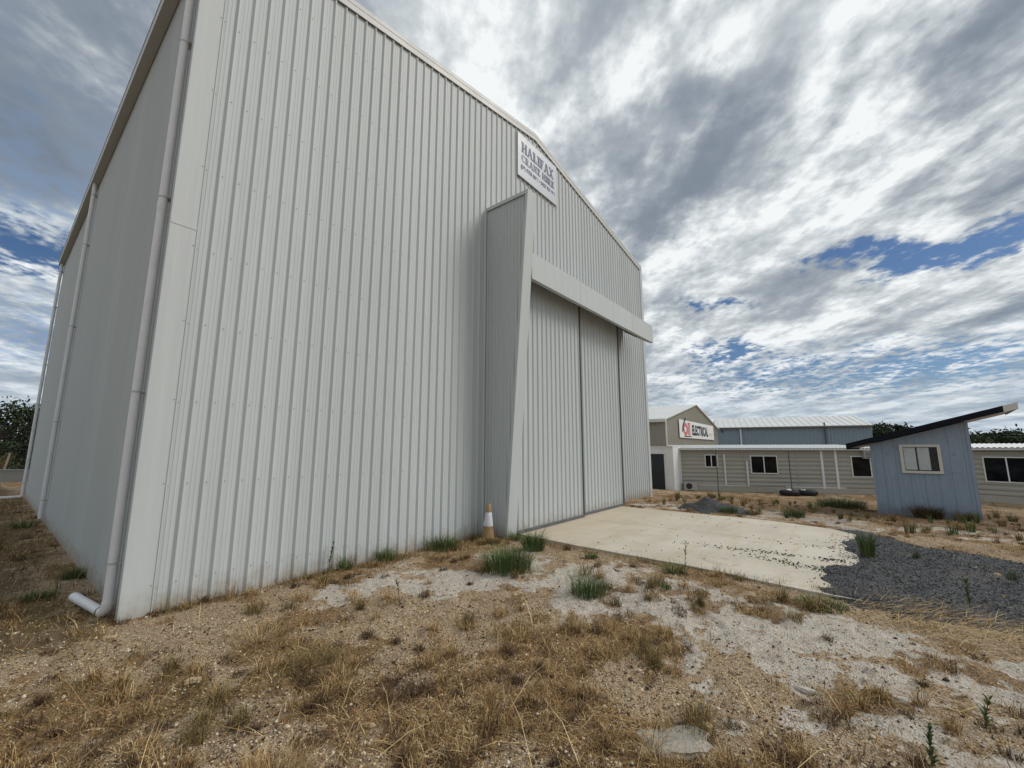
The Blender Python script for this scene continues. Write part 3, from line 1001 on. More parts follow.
wingstrip(WX - 0.032, WX + 0.27, 0.012, -0.002, -0.12, WZ + 0.02)
wingstrip(WX - 0.036, WX - 0.0285, 0.004, 0.05, -0.12, WZ + 0.02)
wingstrip(WX + 0.262, WX + 0.27, 0.004, 0.16, -0.12, 5.4)
fl.box(WX - 0.04, -prot(WZ) + 0.005, WZ + 0.001, WX + 0.09, -0.03, WZ + 0.012)
fl.box(WX - 0.042, -prot(WZ) + 0.005, WZ - 0.07, WX - 0.034, -0.03, WZ + 0.0)
fl.build('wing_flashing', 'trim', shed)
# header box over the sliding doors
HB, HT, HY = 5.40, 6.00, -1.085
hd = MB()
x_ = WX + 0.272
cuts = [x_, 7.95, 9.85, 11.3, 13.02]
for a, b in zip(cuts[:-1], cuts[1:]):
    hd.box(a + 0.003, HY, HB, b, HY + 0.012, HT)
    if b < 13:
        hd.box(b - 0.008, HY - 0.003, HB + 0.002, b + 0.008, HY - 0.0005, HT - 0.002)
hd.hexa([(x_, HY, HT + 0.001), (13.02, HY, HT + 0.001), (13.02, -0.03, HT + 0.12), (x_, -0.03, HT + 0.12),
         (x_, HY, HT + 0.009), (13.02, HY, HT + 0.009), (13.02, -0.03, HT + 0.13), (x_, -0.03, HT + 0.13)])
hd.prism([(13.021, HY, HB), (13.021, HY, HT), (13.021, -0.03, HT + 0.12), (13.021, -0.03, HT - 0.02), (13.021, HY + 0.1, HB + 0.0)], (0.006, 0, 0))
hd.box(x_, HY + 0.0125, HB, 13.02, HY + 0.10, HB + 0.01)
hd.build('door_header', 'trim', shed)
tr = MB()
tr.box(x_, -0.70, 5.72, 13.0, -0.44, 5.95)
tr.build('door_track', 'rubber', shed)


def sliding(x0, x1, y):
    o = MB(); o.open = True
    sheet(o, (x0, y, 0), (1, 0, 0), (0, -1, 0), x1 - x0, 0.10, 5.78, start=0.02)
    b = o.build('sliding_door', 'sheet', shed)
    f_ = MB()
    f_.box(x0, y + 0.003, 0.055, x1, y + 0.04, 5.78)
    f_.box(x0, y - 0.034, 0.050, x1, y + 0.002, 0.105)
    f_.box(x1 + 0.001, y - 0.036, 0.052, x1 + 0.026, y + 0.042, 5.78)
    f_.build('door_frame', 'rubber', b)
    return b


sliding(5.86, 8.64, -0.62)
sliding(8.50, 11.32, -0.51)

# company sign
sg = thing('company_sign', 'white sign with navy serif lettering fixed high on the shed gable', 'sign', (6.68, -0.05, 8.80))
mb = MB()
SW, SH = 1.84, 1.22
mb.box(0, -0.012, 0, SW, 0, SH)
mb.build('sign_board', 'signboard', sg)
mb = MB()
mb.box(-0.012, -0.014, -0.012, -0.001, 0.018, SH + 0.012); mb.box(SW + 0.001, -0.014, -0.012, SW + 0.012, 0.018, SH + 0.012)
mb.box(-0.0, -0.014, -0.012, SW, 0.018, -0.001); mb.box(0, -0.014, SH + 0.001, SW, 0.018, SH + 0.012)
mb.build('sign_frame', 'trim2', sg)

# slab-serif capitals as strokes on a 0..1 x 0..1 cell: ('b', x0,y0,x1,y1) bar or ('d', xa,ya,xb,yb,width)
T = 0.36; S = 0.18
GL = {
    'H': (0.95, [('b', .08, 0, .08 + T * .85, 1), ('b', .60, 0, .60 + T * .85, 1), ('b', .3, .43, .66, .56)] + [('b', q, r, q + .37, r + S) for q in (.02, .56) for r in (0, 1 - S)]),
    'A': (0.95, [('d', .18, 0, .46, 1, .17), ('d', .80, 0, .50, 1, .30), ('b', .28, .27, .68, .38), ('b', .0, 0, .36, S), ('b', .58, 0, .97, S)]),
    'L': (0.80, [('b', .12, 0, .12 + T, 1), ('b', .03, 1 - S, .45, 1), ('b', .03, 0, .74, S), ('b', .64, 0, .75, .34)]),
    'I': (0.46, [('b', .12, 0, .12 + T, 1), ('b', .02, 0, .43, S), ('b', .02, 1 - S, .43, 1)]),
    'F': (0.78, [('b', .12, 0, .12 + T, 1), ('b', .03, 0, .45, S), ('b', .03, 1 - S, .74, 1), ('b', .64, .70, .74, 1), ('b', .3, .45, .56, .55), ('b', .48, .35, .57, .65)]),
    'E': (0.82, [('b', .12, 0, .12 + T, 1), ('b', .03, 0, .76, S), ('b', .03, 1 - S, .74, 1), ('b', .64, .70, .74, 1), ('b', .66, 0, .77, .32), ('b', .3, .45, .56, .55), ('b', .48, .35, .57, .65)]),
    'X': (0.92, [('d', .2, 1, .72, 0, .31), ('d', .74, 1, .18, 0, .17), ('b', .02, 0, .36, S), ('b', .54, 0, .92, S), ('b', .02, 1 - S, .40, 1), ('b', .58, 1 - S, .90, 1)]),
    'N': (0.95, [('b', .12, 0, .27, 1), ('b', .68, 0, .82, 1), ('d', .22, 1, .74, 0, .28), ('b', .02, 0, .36, S), ('b', .56, 1 - S, .94, 1), ('b', .02, 1 - S, .3, 1)]),
    'C': (0.85, 'arc'),
    'R': (0.93, [('b', .12, 0, .12 + T, 1), ('b', .03, 0, .43, S), ('b', .03, 1 - S, .5, 1), ('b', .3, .44, .5, .54), ('bowl',), ('d', .50, .5, .72, 0, .21), ('b', .62, 0, .92, S)]),
}


def serif_word(mb, word, x, z, h, wd, y=-0.0135):
    """lay a word out so that it is wd wide; every stroke sits a hair in front of the last"""
    tw = sum(GL[c][0] if c != ' ' else 0.4 for c in word)
    sx = wd / tw
    cx = x
    e = 0.0
    for c in word:
        if c == ' ':
            cx += 0.4 * sx; continue
        wdt, st = GL[c]
        lst = []
        if st == 'arc':
            n_ = 16
            for q in range(n_):
                a0, a1 = [R_(42 + (318 - 42) * (q + w_) / n_) for w_ in (0, 1)]
                ro0 = (0.40, 0.5)
                def ww(a): return 0.13 + 0.17 * abs(math.cos(a)) ** 2
                pts = [(.44 + .40 * math.cos(a), .5 + .5 * math.sin(a)) for a in (a0, a1)] + [(.44 + (.40 - ww(a)) * math.cos(a), .5 + (.5 - ww(a) * .8) * math.sin(a)) for a in (a1, a0)]
                lst.append(pts)
            lst.append([(.66, .66), (.76, .66), (.76, .98), (.66, .98)])
            lst.append([(.70, .10), (.78, .14), (.80, .30), (.70, .30)])
        else:
            for k_ in st:
                if k_[0] == 'b':
                    _, a, b, c2, d = k_
                    lst.append([(a, b), (c2, b), (c2, d), (a, d)])
                elif k_[0] == 'd':
                    _, a, b, c2, d, w_ = k_
                    lst.append([(a - w_ / 2, b), (a + w_ / 2, b), (c2 + w_ / 2, d), (c2 - w_ / 2, d)])
                else:
                    n_ = 10
                    for q in range(n_):
                        a0, a1 = [R_(-90 + 180 * (q + w_) / n_) for w_ in (0, 1)]
                        lst.append([(.48 + r_ * .32 * math.cos(a), .72 + r2 * .28 * math.sin(a)) for a, r_, r2 in ((a0, 1, 1), (a1, 1, 1), (a1, .36, .62), (a0, .36, .62))])
        for pts in lst:
            e += 0.00002
            mb.add([(cx + a * sx, y - e, z + b * h) for a, b in pts], [tuple(range(len(pts)))])
        cx += wdt * sx


mb = MB(); mb.open = True
serif_word(mb, 'HALIFAX', 0.14, 0.72, 0.31, 1.54)
serif_word(mb, 'CRANE HIRE', 0.13, 0.44, 0.215, 1.58)
mb.build('lettering', 'signblue', sg)


def text_obj(txt, size, width, loc, matn, parent, rot=(R_(90), 0, 0), ext=0.001, name='lettering', bold=0.0):
    cu = bpy.data.curves.new(name, 'FONT')
    cu.body = txt; cu.size = size; cu.extrude = ext; cu.offset = bold
    tmp = bpy.data.objects.new('t', cu); C.objects.link(tmp)
    dg = bpy.context.evaluated_depsgraph_get(); dg.update()
    me = bpy.data.meshes.new_from_object(tmp.evaluated_get(dg))
    bpy.data.objects.remove(tmp)
    xs_ = [v.co.x for v in me.vertices]
    k_ = width / (max(xs_) - min(xs_))
    x0_ = min(xs_)
    for v in me.vertices:
        v.co.x = (v.co.x - x0_) * k_
    me.materials.clear(); me.materials.append(M[matn])
    o = bpy.data.objects.new(name, me); C.objects.link(o)
    o.parent = parent; o.location = loc; o.rotation_euler = rot
    return o


text_obj('(08) 9755 0066 \u2022 0427 926 961', 0.15, 1.62, (0.11, -0.0145, 0.24), 'signblue', sg, bold=0.007)

# ------------------------------------------------------------------ traffic cone by the wing
cn = thing('traffic_cone', 'faded orange traffic cone with a white band beside the fin wall of the tall shed', 'traffic cone', (5.22, -0.42, -0.0), 0.4)
cn.rotation_euler = (0.03, -0.02, 0.4)
mb = MB()
mb.box(-0.18, -0.18, 0, 0.18, 0.18, 0.03)
mb.build('base', 'cone_o', cn)
mb = MB()
mb.lathe([(0.135, 0.03), (0.128, 0.05), (0.098, 0.28)], 28); mb.lathe([(0.060, 0.54), (0.040, 0.69), (0.032, 0.70), (0.026, 0.70), (0.026, 0.6)], 28)
mb.lathe([(0.098, 0.28), (0.060, 0.54)], 28)
mb.build('body', 'cone_o', cn, True)
mb = MB()
mb.lathe([(0.0985, 0.282), (0.1005, 0.284), (0.0640, 0.537), (0.062, 0.539)], 28)
mb.build('band', 'cone_w', cn, True)


# ------------------------------------------------------------------ low weatherboard buildings behind
def lap_wall(mb, x0, x1, z0, z1, y, pitch=0.25, depth=0.035):
    vs = []; fs = []
    z = z0
    while z < z1 - 1e-4:
        for dz_, off in ((0.0, 0.0), (0.05, 0.035), (0.13, 0.035), (0.18, 0.0)):
            zz = min(z + dz_, z1)
            vs += [(x0, y - off, zz), (x1, y - off, zz)]
        z += pitch
    for k_ in range(len(vs) // 2 - 1):
        fs.append((2 * k_, 2 * k_ + 1, 2 * k_ + 3, 2 * k_ + 2))
    mb.add(vs, fs)


def window(parent, x0, x1, z0, z1, y, panes=2, fm='white', fw=0.05, gm='glass'):
    mb = MB()
    mb.box(x0 - fw, y - 0.05, z0 - fw, x0, y + 0.01, z1 + fw); mb.box(x1, y - 0.05, z0 - fw, x1 + fw, y + 0.01, z1 + fw)
    mb.box(x0, y - 0.05, z0 - fw, x1, y + 0.01, z0); mb.box(x0, y - 0.05, z1, x1, y + 0.01, z1 + fw)
    for k_ in range(1, panes):
        xc = x0 + (x1 - x0) * k_ / panes
        mb.box(xc - fw * 0.5, y - 0.048, z0 + 0.001, xc + fw * 0.5, y + 0.008, z1 - 0.001)
    w_ = mb.build('window', fm, parent)
    for k_ in range(panes):
        a = x0 + (x1 - x0) * k_ / panes; b = x0 + (x1 - x0) * (k_ + 1) / panes
        p_ = MB(); p_.box(a + 0.002 + (fw * .5 if k_ else 0), y - 0.030, z0 + 0.002, b - 0.002 - (fw * .5 if k_ < panes - 1 else 0), y - 0.022, z1 - 0.002)
        p_.build('pane', gm, w_)
    return w_


def lowhouse(root, L_, D, H, mats='lap'):
    mb = MB(); mb.open = True
    lap_wall(mb, 0, L_, 0.35, H, 0)
    mb.box(0.0, 0.003, 0.1, L_, D, H)
    mb.build('wall', mats, root)
    mb = MB(); mb.box(0.01, -0.025, -0.3, L_ - 0.01, 0.03, 0.345)
    for k_ in range(1, int(L_ / 1.8) + 1):
        mb.box(k_ * 1.8 - 0.03, -0.032, -0.3, k_ * 1.8 + 0.03, -0.0255, 0.343)
    mb.build('skirting', 'skirt', root)
    # corrugated roof sheet
    mb = MB()
    n_ = int((L_ + 0.5) / 0.045)
    vs = []; fs = []
    for k_ in range(n_):
        x = -0.25 + k_ * 0.045
        hgt = 0.02 * math.sin(2 * math.pi * x / 0.19)
        vs += [(x, -0.32, H + 0.13 + hgt), (x, D + 0.2, H + 0.13 + 0.045 * D + hgt), (x, -0.32, H + 0.115 + hgt), (x, D + 0.2, H + 0.115 + 0.045 * D + hgt)]
    for k_ in range(n_ - 1):
        a = 4 * k_; b = a + 4
        fs += [(a, b, b + 1, a + 1), (a + 2, a + 3, b + 3, b + 2), (a, a + 2, b + 2, b)]
    mb.add(vs, fs)
    mb.box(-0.24, -0.30, H + 0.0, L_ + 0.24, -0.27, H + 0.092)
    mb.build('roof', 'roof', root)


ua_ = math.atan2(-6.43 - 2.56, 30.95 - 27.05)
lh = thing('site_office', 'long low beige weatherboard building with white roof edge behind the concrete slab', 'building', (27.05, 2.56, -0.9), ua_)
lowhouse(lh, 10.75, 5.0, 2.55)
window(lh, 1.52, 2.18, 1.52, 2.22, -0.02)
window(lh, 4.12, 5.50, 1.17, 2.17, -0.02)
window(lh, 9.42, 10.30, 1.05, 2.17, -0.02, panes=1)
for x, z0, z1 in ((2.60, 0.36, 2.30), (3.86, 0.33, 1.88)):
    mb = MB(); mb.tube([(x, -0.075, z0), (x, -0.075, z1)], 0.05, 12); mb.build('downpipe', 'white', lh, True)
for x in (3.75, 6.6):
    mb = MB(); mb.box(x - 0.03, -0.045, 0.36, x + 0.03, -0.036, 2.5); mb.build('cover_strip', 'lap', lh)
for x in (7.90, 8.62):
    mb = MB(); mb.box(x - 0.06, -0.06, 0.30, x + 0.06, -0.018, 2.52); mb.build('cover_strip', 'white', lh)
mb = MB(); mb.box(1.0, -0.05, 0.35, 3.8, -0.026, 0.39); mb.build('conduit', 'white', lh)
mb = MB(); mb.box(5.9, -0.05, 0.34, 9.0, -0.026, 0.39); mb.build('conduit', 'white', lh)

hb = thing('site_office', 'low beige building with a wide dark window right of the blue shed', 'building', (31.12, -9.33, -0.9), math.atan2(-0.96, -0.28))
lowhouse(hb, 11.3, 5.0, 2.58)
window(hb, 2.07, 3.54, 1.05, 2.20, -0.02)
window(hb, 6.4, 7.8, 1.05, 2.20, -0.02)
mb = MB(); mb.tube([(3.51, -0.36, 2.1), (3.51, -0.36, 2.62)], 0.04, 10); mb.tube([(3.51, -0.36, 2.12), (3.66, -0.08, 1.95), (3.66, -0.08, 0.3)], 0.035, 10)
mb.build('downpipe', 'steel', hb, True)

# air conditioners
ca, sa = math.cos(ua_), math.sin(ua_)


def ua_pt(x, y, z):
    return (27.05 + ca * x - sa * y, 2.56 + sa * x + ca * y, -0.9 + z)


ac = thing('air_conditioner', 'boxy air conditioner with round fan at the left foot of the beige building', 'air conditioner', ua_pt(0.12, -0.42, 0.0), ua_)
mb = MB(); mb.box(0, 0, 0.06, 0.78, 0.30, 0.56); mb.box(0.05, 0.02, -0.1, 0.12, 0.28, 0.06); mb.box(0.66, 0.02, -0.1, 0.73, 0.28, 0.06)
mb.build('casing', 'acwhite', ac)
mb = MB(); mb.lathe([(0.0, -0.006), (0.18, -0.006), (0.19, -0.001)], 24, (0.29, 0, 0.31), 'y'); mb.build('fan_grille', 'black', ac)
ac = thing('air_conditioner', 'louvred wall air conditioner over the right-hand end window of the long beige building', 'air conditioner', ua_pt(9.95, -0.34, 2.08), ua_)
mb = MB(); mb.box(0, 0, 0, 0.42, 0.30, 0.46); mb.build('casing', 'acwhite', ac)
mb = MB()
for k_ in range(5):
    mb.box(0.04, -0.012, 0.05 + k_ * 0.08, 0.38, -0.001, 0.085 + k_ * 0.08)
mb.build('louvre', 'black', ac)

# little porch block with a dark doorway
po = thing('entrance_hut', 'white flat-topped hut with a dark doorway at the left end of the beige building', 'hut', (26.18, 4.80, -0.9), R_(-96.7))
mb = MB()
mb.box(0, 0, -0.3, 2.2, 1.13, 2.76)
mb.build('wall', 'white', po)
mb = MB(); mb.box(-0.06, -0.06, 2.761, 2.22, 1.16, 2.80); mb.build('roof', 'white', po)
mb = MB(); mb.box(0.45, -0.05, 0.10, 1.62, -0.004, 2.30); mb.build('door', 'darkdoor', po)
mb = MB(); mb.box(0.35, -0.10, 2.31, 1.72, -0.004, 2.40); mb.box(1.625, -0.06, 0.1, 1.68, -0.004, 2.305); mb.box(0.39, -0.06, 0.1, 0.445, -0.004, 2.305); mb.build('door_frame', 'white', po)


# large sheds further back
def big_shed(root, W_, D, He, Ha, wm, rm, pitch=0.3):
    """gable end across x, ridge along y"""
    mb = MB(); mb.open = True
    n_ = int(W_ / pitch)
    vs = []; fs = []
    def gh(x): return He + (Ha - He) * (1 - abs(x - W_ / 2) / (W_ / 2))
    for k_ in range(n_ + 1):
        for dx, off in ((0, 0), (0.02, -0.03), (0.09, -0.03), (0.11, 0)):
            x = min(W_, k_ * pitch + dx)
            vs += [(x, off, 0), (x, off, gh(x))]
    for k_ in range(len(vs) // 2 - 1):
        fs.append((2 * k_, 2 * k_ + 2, 2 * k_ + 3, 2 * k_ + 1))
    mb.add(vs, fs)
    for X_, sgn in ((0, -1), (W_, 1)):
        vs = []; fs = []
        for k_ in range(int(D / pitch) + 1):
            for dx, off in ((0, 0), (0.02, .03), (0.09, .03), (0.11, 0)):
                y = min(D, k_ * pitch + dx)
                vs += [(X_ + sgn * off, y, 0), (X_ + sgn * off, y, He)]
        for k_ in range(len(vs) // 2 - 1):
            fs.append((2 * k_, 2 * k_ + 2, 2 * k_ + 3, 2 * k_ + 1))
        mb.add(vs, fs)
    mb.add([(0, D, 0), (W_, D, 0), (W_, D, He), (W_ / 2, D, Ha), (0, D, He)], [(0, 1, 2, 3, 4)])
    mb.build('wall', wm, root)
    mb = MB()
    for s_ in (-1, 1):
        xe = -0.25 if s_ < 0 else W_ + 0.25
        ze = He - 0.25 * (Ha - He) / (W_ / 2)
        mb.prism([(xe, -0.18, ze + 0.03), (W_ / 2, -0.18, Ha + 0.03), (W_ / 2, -0.18, Ha + 0.12), (xe, -0.18, ze + 0.12)], (0, D + 0.4, 0))
        for k_ in range(int(D / 0.8)):
            y = 0.3 + k_ * 0.8
            mb.prism([(xe, y, ze + 0.121), (W_ / 2, y, Ha + 0.121), (W_ / 2, y, Ha + 0.15), (xe, y, ze + 0.15)], (0, 0.05, 0))
    mb.build('roof', rm, root)
    return root


wk = thing('workshop', 'beige gabled workshop with a white electrical sign behind the entrance hut', 'building', (33.05, 5.45, -1.0), math.atan2(1.02, 21.6))
big_shed(wk, 22.1, 16, 5.05, 7.1, 'beige', 'roof')
mb = MB(); mb.box(-0.06, -0.14, 0, 0.10, -0.035, 5.0); mb.build('corner_flashing', 'cream', wk)
for y in (1.6, 3.4):
    mb = MB(); mb.tube([(-0.1, y, 0), (-0.1, y, 4.9)], 0.06, 10); mb.build('downpipe', 'cream', wk, True)
mb = MB(); mb.box(-0.42, -0.2, 4.86, -0.24, 16.2, 5.06); mb.build('gutter', 'cream', wk)
mb = MB(); mb.tube([(20.2, -0.1, 5.0), (21.0, -0.6, 4.9)], 0.05, 8); mb.tube([(21.0, -0.6, 4.95), (22.1, -0.6, 4.75)], 0.13, 8)
mb.build('flood_light', 'black', wk, True)

es = thing('shop_sign', 'long white sign with black and red lettering on the beige workshop gable', 'sign', (0, 0, 0))
wr = Matrix.Translation((33.05, 5.45, -1.0)) @ Matrix.Rotation(math.atan2(1.02, 21.6), 4, 'Z')
es.location = wr @ Vector((4.0, -0.10, 3.70)); es.rotation_euler = (0, 0, math.atan2(1.02, 21.6))
SWd, SHt = 15.0, 1.62
mb = MB(); mb.box(0, -0.03, 0, SWd, 0, SHt); mb.build('sign_board', 'white', es)
text_obj('ELECTRICAL', 1.30, 7.3, (4.6, -0.036, 0.36), 'navy', es, bold=0.065, ext=0.003)
text_obj('PTY LTD', 0.4, 1.5, (12.6, -0.036, 0.42), 'signboard', es, ext=0.003)
mb = MB(); mb.open = True
for q in range(18):
    a0, a1 = q * 2 * math.pi / 18, (q + 1) * 2 * math.pi / 18
    mb.add([(2.1 + 0.85 * r_ * math.cos(a), -0.034, 0.80 + 0.60 * r_ * math.sin(a)) for a, r_ in ((a0, 1), (a1, 1), (a1, 0.45), (a0, 0.45))], [(0, 1, 2, 3)])
mb.box(3.0, -0.036, 0.25, 3.35, -0.033, 1.42); mb.box(3.5, -0.036, 0.25, 3.85, -0.033, 1.42); mb.box(3.0, -0.040, 1.30, 3.95, -0.037, 1.45)
mb.build('emblem', 'pink', es)
mb = MB(); mb.box(1.5, -0.036, 0.10, 4.2, -0.0325, 0.20)
mb.tube([(1.0, -0.045, 0.55), (1.05, -0.045, 0.95), (1.5, -0.045, 1.35), (2.2, -0.045, 1.8)], 0.07, 6)
mb.build('emblem', 'black', es)

bs = thing('steel_warehouse', 'long blue-grey steel warehouse with a pale roof beyond the beige building', 'building', (64.08, 8.59, -1.2), math.atan2(-16.5, 4.26))
# long side faces the yard: ridge along x
mb = MB(); mb.open = True
vs = []; fs = []
for k_ in range(int(17.6 / 0.38) + 1):
    for dx, off in ((0, 0), (0.05, -0.05), (0.14, -0.05), (0.19, 0)):
        x = min(17.6, k_ * 0.38 + dx)
        vs += [(x, off, 0), (x, off, 5.78)]
for k_ in range(len(vs) // 2 - 1):
    fs.append((2 * k_, 2 * k_ + 2, 2 * k_ + 3, 2 * k_ + 1))
mb.add(vs, fs)
mb.add([(17.6, 0, 0), (17.6, 12, 0), (17.6, 12, 5.78), (17.6, 6, 7.3), (17.6, 0, 5.78)], [(0, 1, 2, 3, 4)])
mb.add([(0, 0, 0), (0, 12, 0), (0, 12, 5.78), (0, 6, 7.3), (0, 0, 5.78)], [(0, 1, 2, 3, 4)])
mb.add([(0, 12, 0), (17.6, 12, 0), (17.6, 12, 5.78), (0, 12, 5.78)], [(0, 1, 2, 3)])
mb.build('wall', 'bluesteel', bs)
mb = MB()
for a, b in ((-0.3, 6), (12.3, 6)):
    mb.prism([(-0.1, a, 5.76), (-0.1, b, 7.36), (-0.1, b, 7.46), (-0.1, a, 5.86)], (17.8, 0, 0))
for k_ in range(24):
    mb.prism([(0.3 + k_ * 0.74, -0.28, 5.872), (0.3 + k_ * 0.74, 5.98, 7.462), (0.3 + k_ * 0.74, 5.98, 7.50), (0.3 + k_ * 0.74, -0.28, 5.91)], (0.06, 0, 0))
mb.build('roof', 'roof', bs)
mb = MB(); mb.box(-0.1, -0.42, 5.62, 17.7, -0.305, 5.80); mb.build('gutter', 'steel', bs)
mb = MB(); mb.tube([(3.0, -0.2, 0), (3.0, -0.2, 5.7)], 0.10, 10); mb.build('downpipe', 'white', bs, True)
mb = MB(); mb.tube([(12.7, -0.2, 0), (12.7, -0.2, 6.3)], 0.09, 10); mb.build('downpipe', 'steel', bs, True)

# ------------------------------------------------------------------ small blue skillion shed
th = math.atan2(-0.9928, -0.12)
sx0, sy0 = 17.0, -6.60
bl = thing('garden_shed', 'small faded blue plywood shed with a steep black-edged skillion roof', 'shed', (sx0, sy0, -0.27), th)
SWi, SDe = 2.25, 2.3
zl, zr = 2.17, 2.82


def top(x):
    return zl + (zr - zl) * x / SWi


mb = MB()
gro = [0.28 + 0.30 * k_ for k_ in range(7)]
xsn = [0.05] + gro + [SWi - 0.05]
for k_ in range(len(xsn) - 1):
    a = xsn[k_] + (0.006 if k_ else 0); b = xsn[k_ + 1]
    mb.hexa([(a, 0, -0.25), (b, 0, -0.25), (b, 0.02, -0.25), (a, 0.02, -0.25), (a, 0, top(a)), (b, 0, top(b)), (b, 0.02, top(b)), (a, 0.02, top(a))])
mb.hexa([(0.03, 0.021, -0.05), (SWi - 0.03, 0.021, -0.05), (SWi - 0.03, SDe, -0.05), (0.03, SDe, -0.05),
         (0.03, 0.021, top(0)), (SWi - 0.03, 0.021, top(SWi)), (SWi - 0.03, SDe, top(SWi)), (0.03, SDe, top(0))])
mb.build('wall', 'ply', bl)
for x in (0, SWi - 0.07):
    mb = MB(); mb.hexa([(x, -0.02, -0.26), (x + 0.07, -0.02, -0.26), (x + 0.07, 0.07, -0.26), (x, 0.07, -0.26), (x, -0.02, top(x)), (x + 0.07, -0.02, top(x + .07)), (x + 0.07, 0.07, top(x + .07)), (x, 0.07, top(x))])
    mb.build('corner_board', 'ply', bl)
# roof: tray with deep dark fascia, soffit lining beneath
mb = MB()
xa, xb = -0.54, 3.17
sl = (zr - zl) / SWi


def rz_(x):
    return zl + 0.015 + sl * x


def skew(mb, xa, xb, ya, yb, d0, d1, bow=0.0):
    mb.hexa([(xa, ya, rz_(xa) + d0), (xb, ya, rz_(xb) + d0), (xb, yb, rz_(xb) + d0), (xa, yb, rz_(xa) + d0),
             (xa, ya, rz_(xa) + d1), (xb, ya, rz_(xb) + d1), (xb, yb, rz_(xb) + d1), (xa, yb, rz_(xa) + d1)])


skew(mb, xa, xb, -0.30, SDe + 0.3, 0.10, 0.14)
mb.build('roof', 'roof', bl)
mb = MB(); skew(mb, xa, xb - 0.22, -0.335, -0.301, 0.0, 0.17); mb.build('fascia', 'roofdark', bl)
mb = MB(); skew(mb, xb - 0.219, xb + 0.01, -0.338, -0.301, -0.01, 0.165); skew(mb, xb + 0.0105, xb + 0.05, -0.338, SDe + 0.3, -0.01, 0.165); mb.build('fascia', 'cream', bl)
mb = MB(); skew(mb, xa - 0.035, xa - 0.001, -0.335, SDe + 0.3, -0.02, 0.17); mb.build('gutter', 'roofdark', bl)
mb = MB(); skew(mb, xa + 0.01, xb - 0.001, -0.30, SDe + 0.28, 0.02, 0.04)
for x in (0.3, 1.2, 2.1, 2.8):
    skew(mb, x, x + 0.05, -0.29, SDe + 0.2, 0.041, 0.099)
mb.build('soffit', 'cream', bl)
wd = window(bl, 0.78, 1.54, 1.36, 2.08, -0.008, 1, 'cream', 0.075, 'clear')
mb = MB()
vs = []; fs = []
for seg0, seg1 in ((0.79, 1.06), (1.10, 1.36)):
    b = len(vs); n_ = 30
    for k_ in range(n_ + 1):
        x = seg0 + (seg1 - seg0) * k_ / n_
        y = -0.017 + 0.006 * math.sin(k_ * 1.9) + 0.003 * math.sin(k_ * 0.7)
        vs += [(x, y, 1.39), (x, y, 2.065)]
    for k_ in range(n_):
        fs.append((b + 2 * k_, b + 2 * k_ + 2, b + 2 * k_ + 3, b + 2 * k_ + 1))
mb.add(vs, fs); mb.open = True
mb.build('curtain', 'curtain', wd)
mb = MB(); mb.box(0.781, -0.006, 1.361, 1.539, -0.002, 2.079); mb.build('room_dark', 'black', wd).name = 'room_dark_sheet'  # black sheet standing in for the unlit room behind the curtains
mb = MB(); mb.lathe([(0, -0.02), (0.03, -0.018), (0.04, -0.001)], 12, (0.40, 0, 1.88), 'y'); mb.build('fitting', 'ply', bl, True)
mb = MB(); mb.lathe([(0, -0.02), (0.03, -0.018), (0.04, -0.001)], 12, (1.89, 0, 1.88), 'y'); mb.build('fitting', 'ply', bl, True)
mb = MB(); mb.box(1.75, -0.012, 1.33, 1.98, -0.001, 1.42); mb.build('vent', 'ply', bl)
# dark drum behind the shed's left corner
mb = MB()
mb.lathe([(0.0, 0), (0.19, 0), (0.2, 0.02), (0.2, 0.3), (0.21, 0.31), (0.2, 0.33), (0.2, 0.62), (0.19, 0.64), (0.0, 0.64)], 20)
o = mb.build('steel_drum', 'black', None, True)
o.location = (19.6, -7.35, float(gz(19.6, -7.35)))
tag(o, 'dark drum standing in the weeds behind the left corner of the blue shed', 'drum')

# ------------------------------------------------------------------ tyres with white stones, posts, pile
TY = [(28.0, -3.15), (28.45, -3.95)]
for k_, (x, y) in enumerate(TY):
    z0 = float(gz(x, y))
    r_ = thing('old_tyre', ['old black tyre on the grass, the left one of two side by side', 'old black tyre on the grass, the right one of two side by side'][k_], 'tyre', (x, y, z0), k_ * 0.7)
    mb = MB()
    prof = []
    for q in range(17):
        a = 2 * math.pi * q / 16
        prof.append((0.36 + 0.13 * math.cos(a), 0.15 + 0.14 * math.sin(a) * (1.05 if abs(math.sin(a)) > .7 else 1)))
    mb.lathe(prof, 32)
    ty = mb.build('tread', 'tyre', r_, True)
    mb = MB()
    for q in range(32):
        a = 2 * math.pi * q / 32
        c_, s_ = math.cos(a), math.sin(a)
        mb.prism([(0.485 * c_ - 0.02 * s_, 0.485 * s_ + 0.02 * c_, 0.08), (0.485 * c_ + 0.02 * s_, 0.485 * s_ - 0.02 * c_, 0.08), (0.485 * c_ + 0.02 * s_, 0.485 * s_ - 0.02 * c_, 0.22), (0.485 * c_ - 0.02 * s_, 0.485 * s_ + 0.02 * c_, 0.22)], (0.02 * c_, 0.02 * s_, 0))
    mb.build('tread_block', 'tyre', ty)


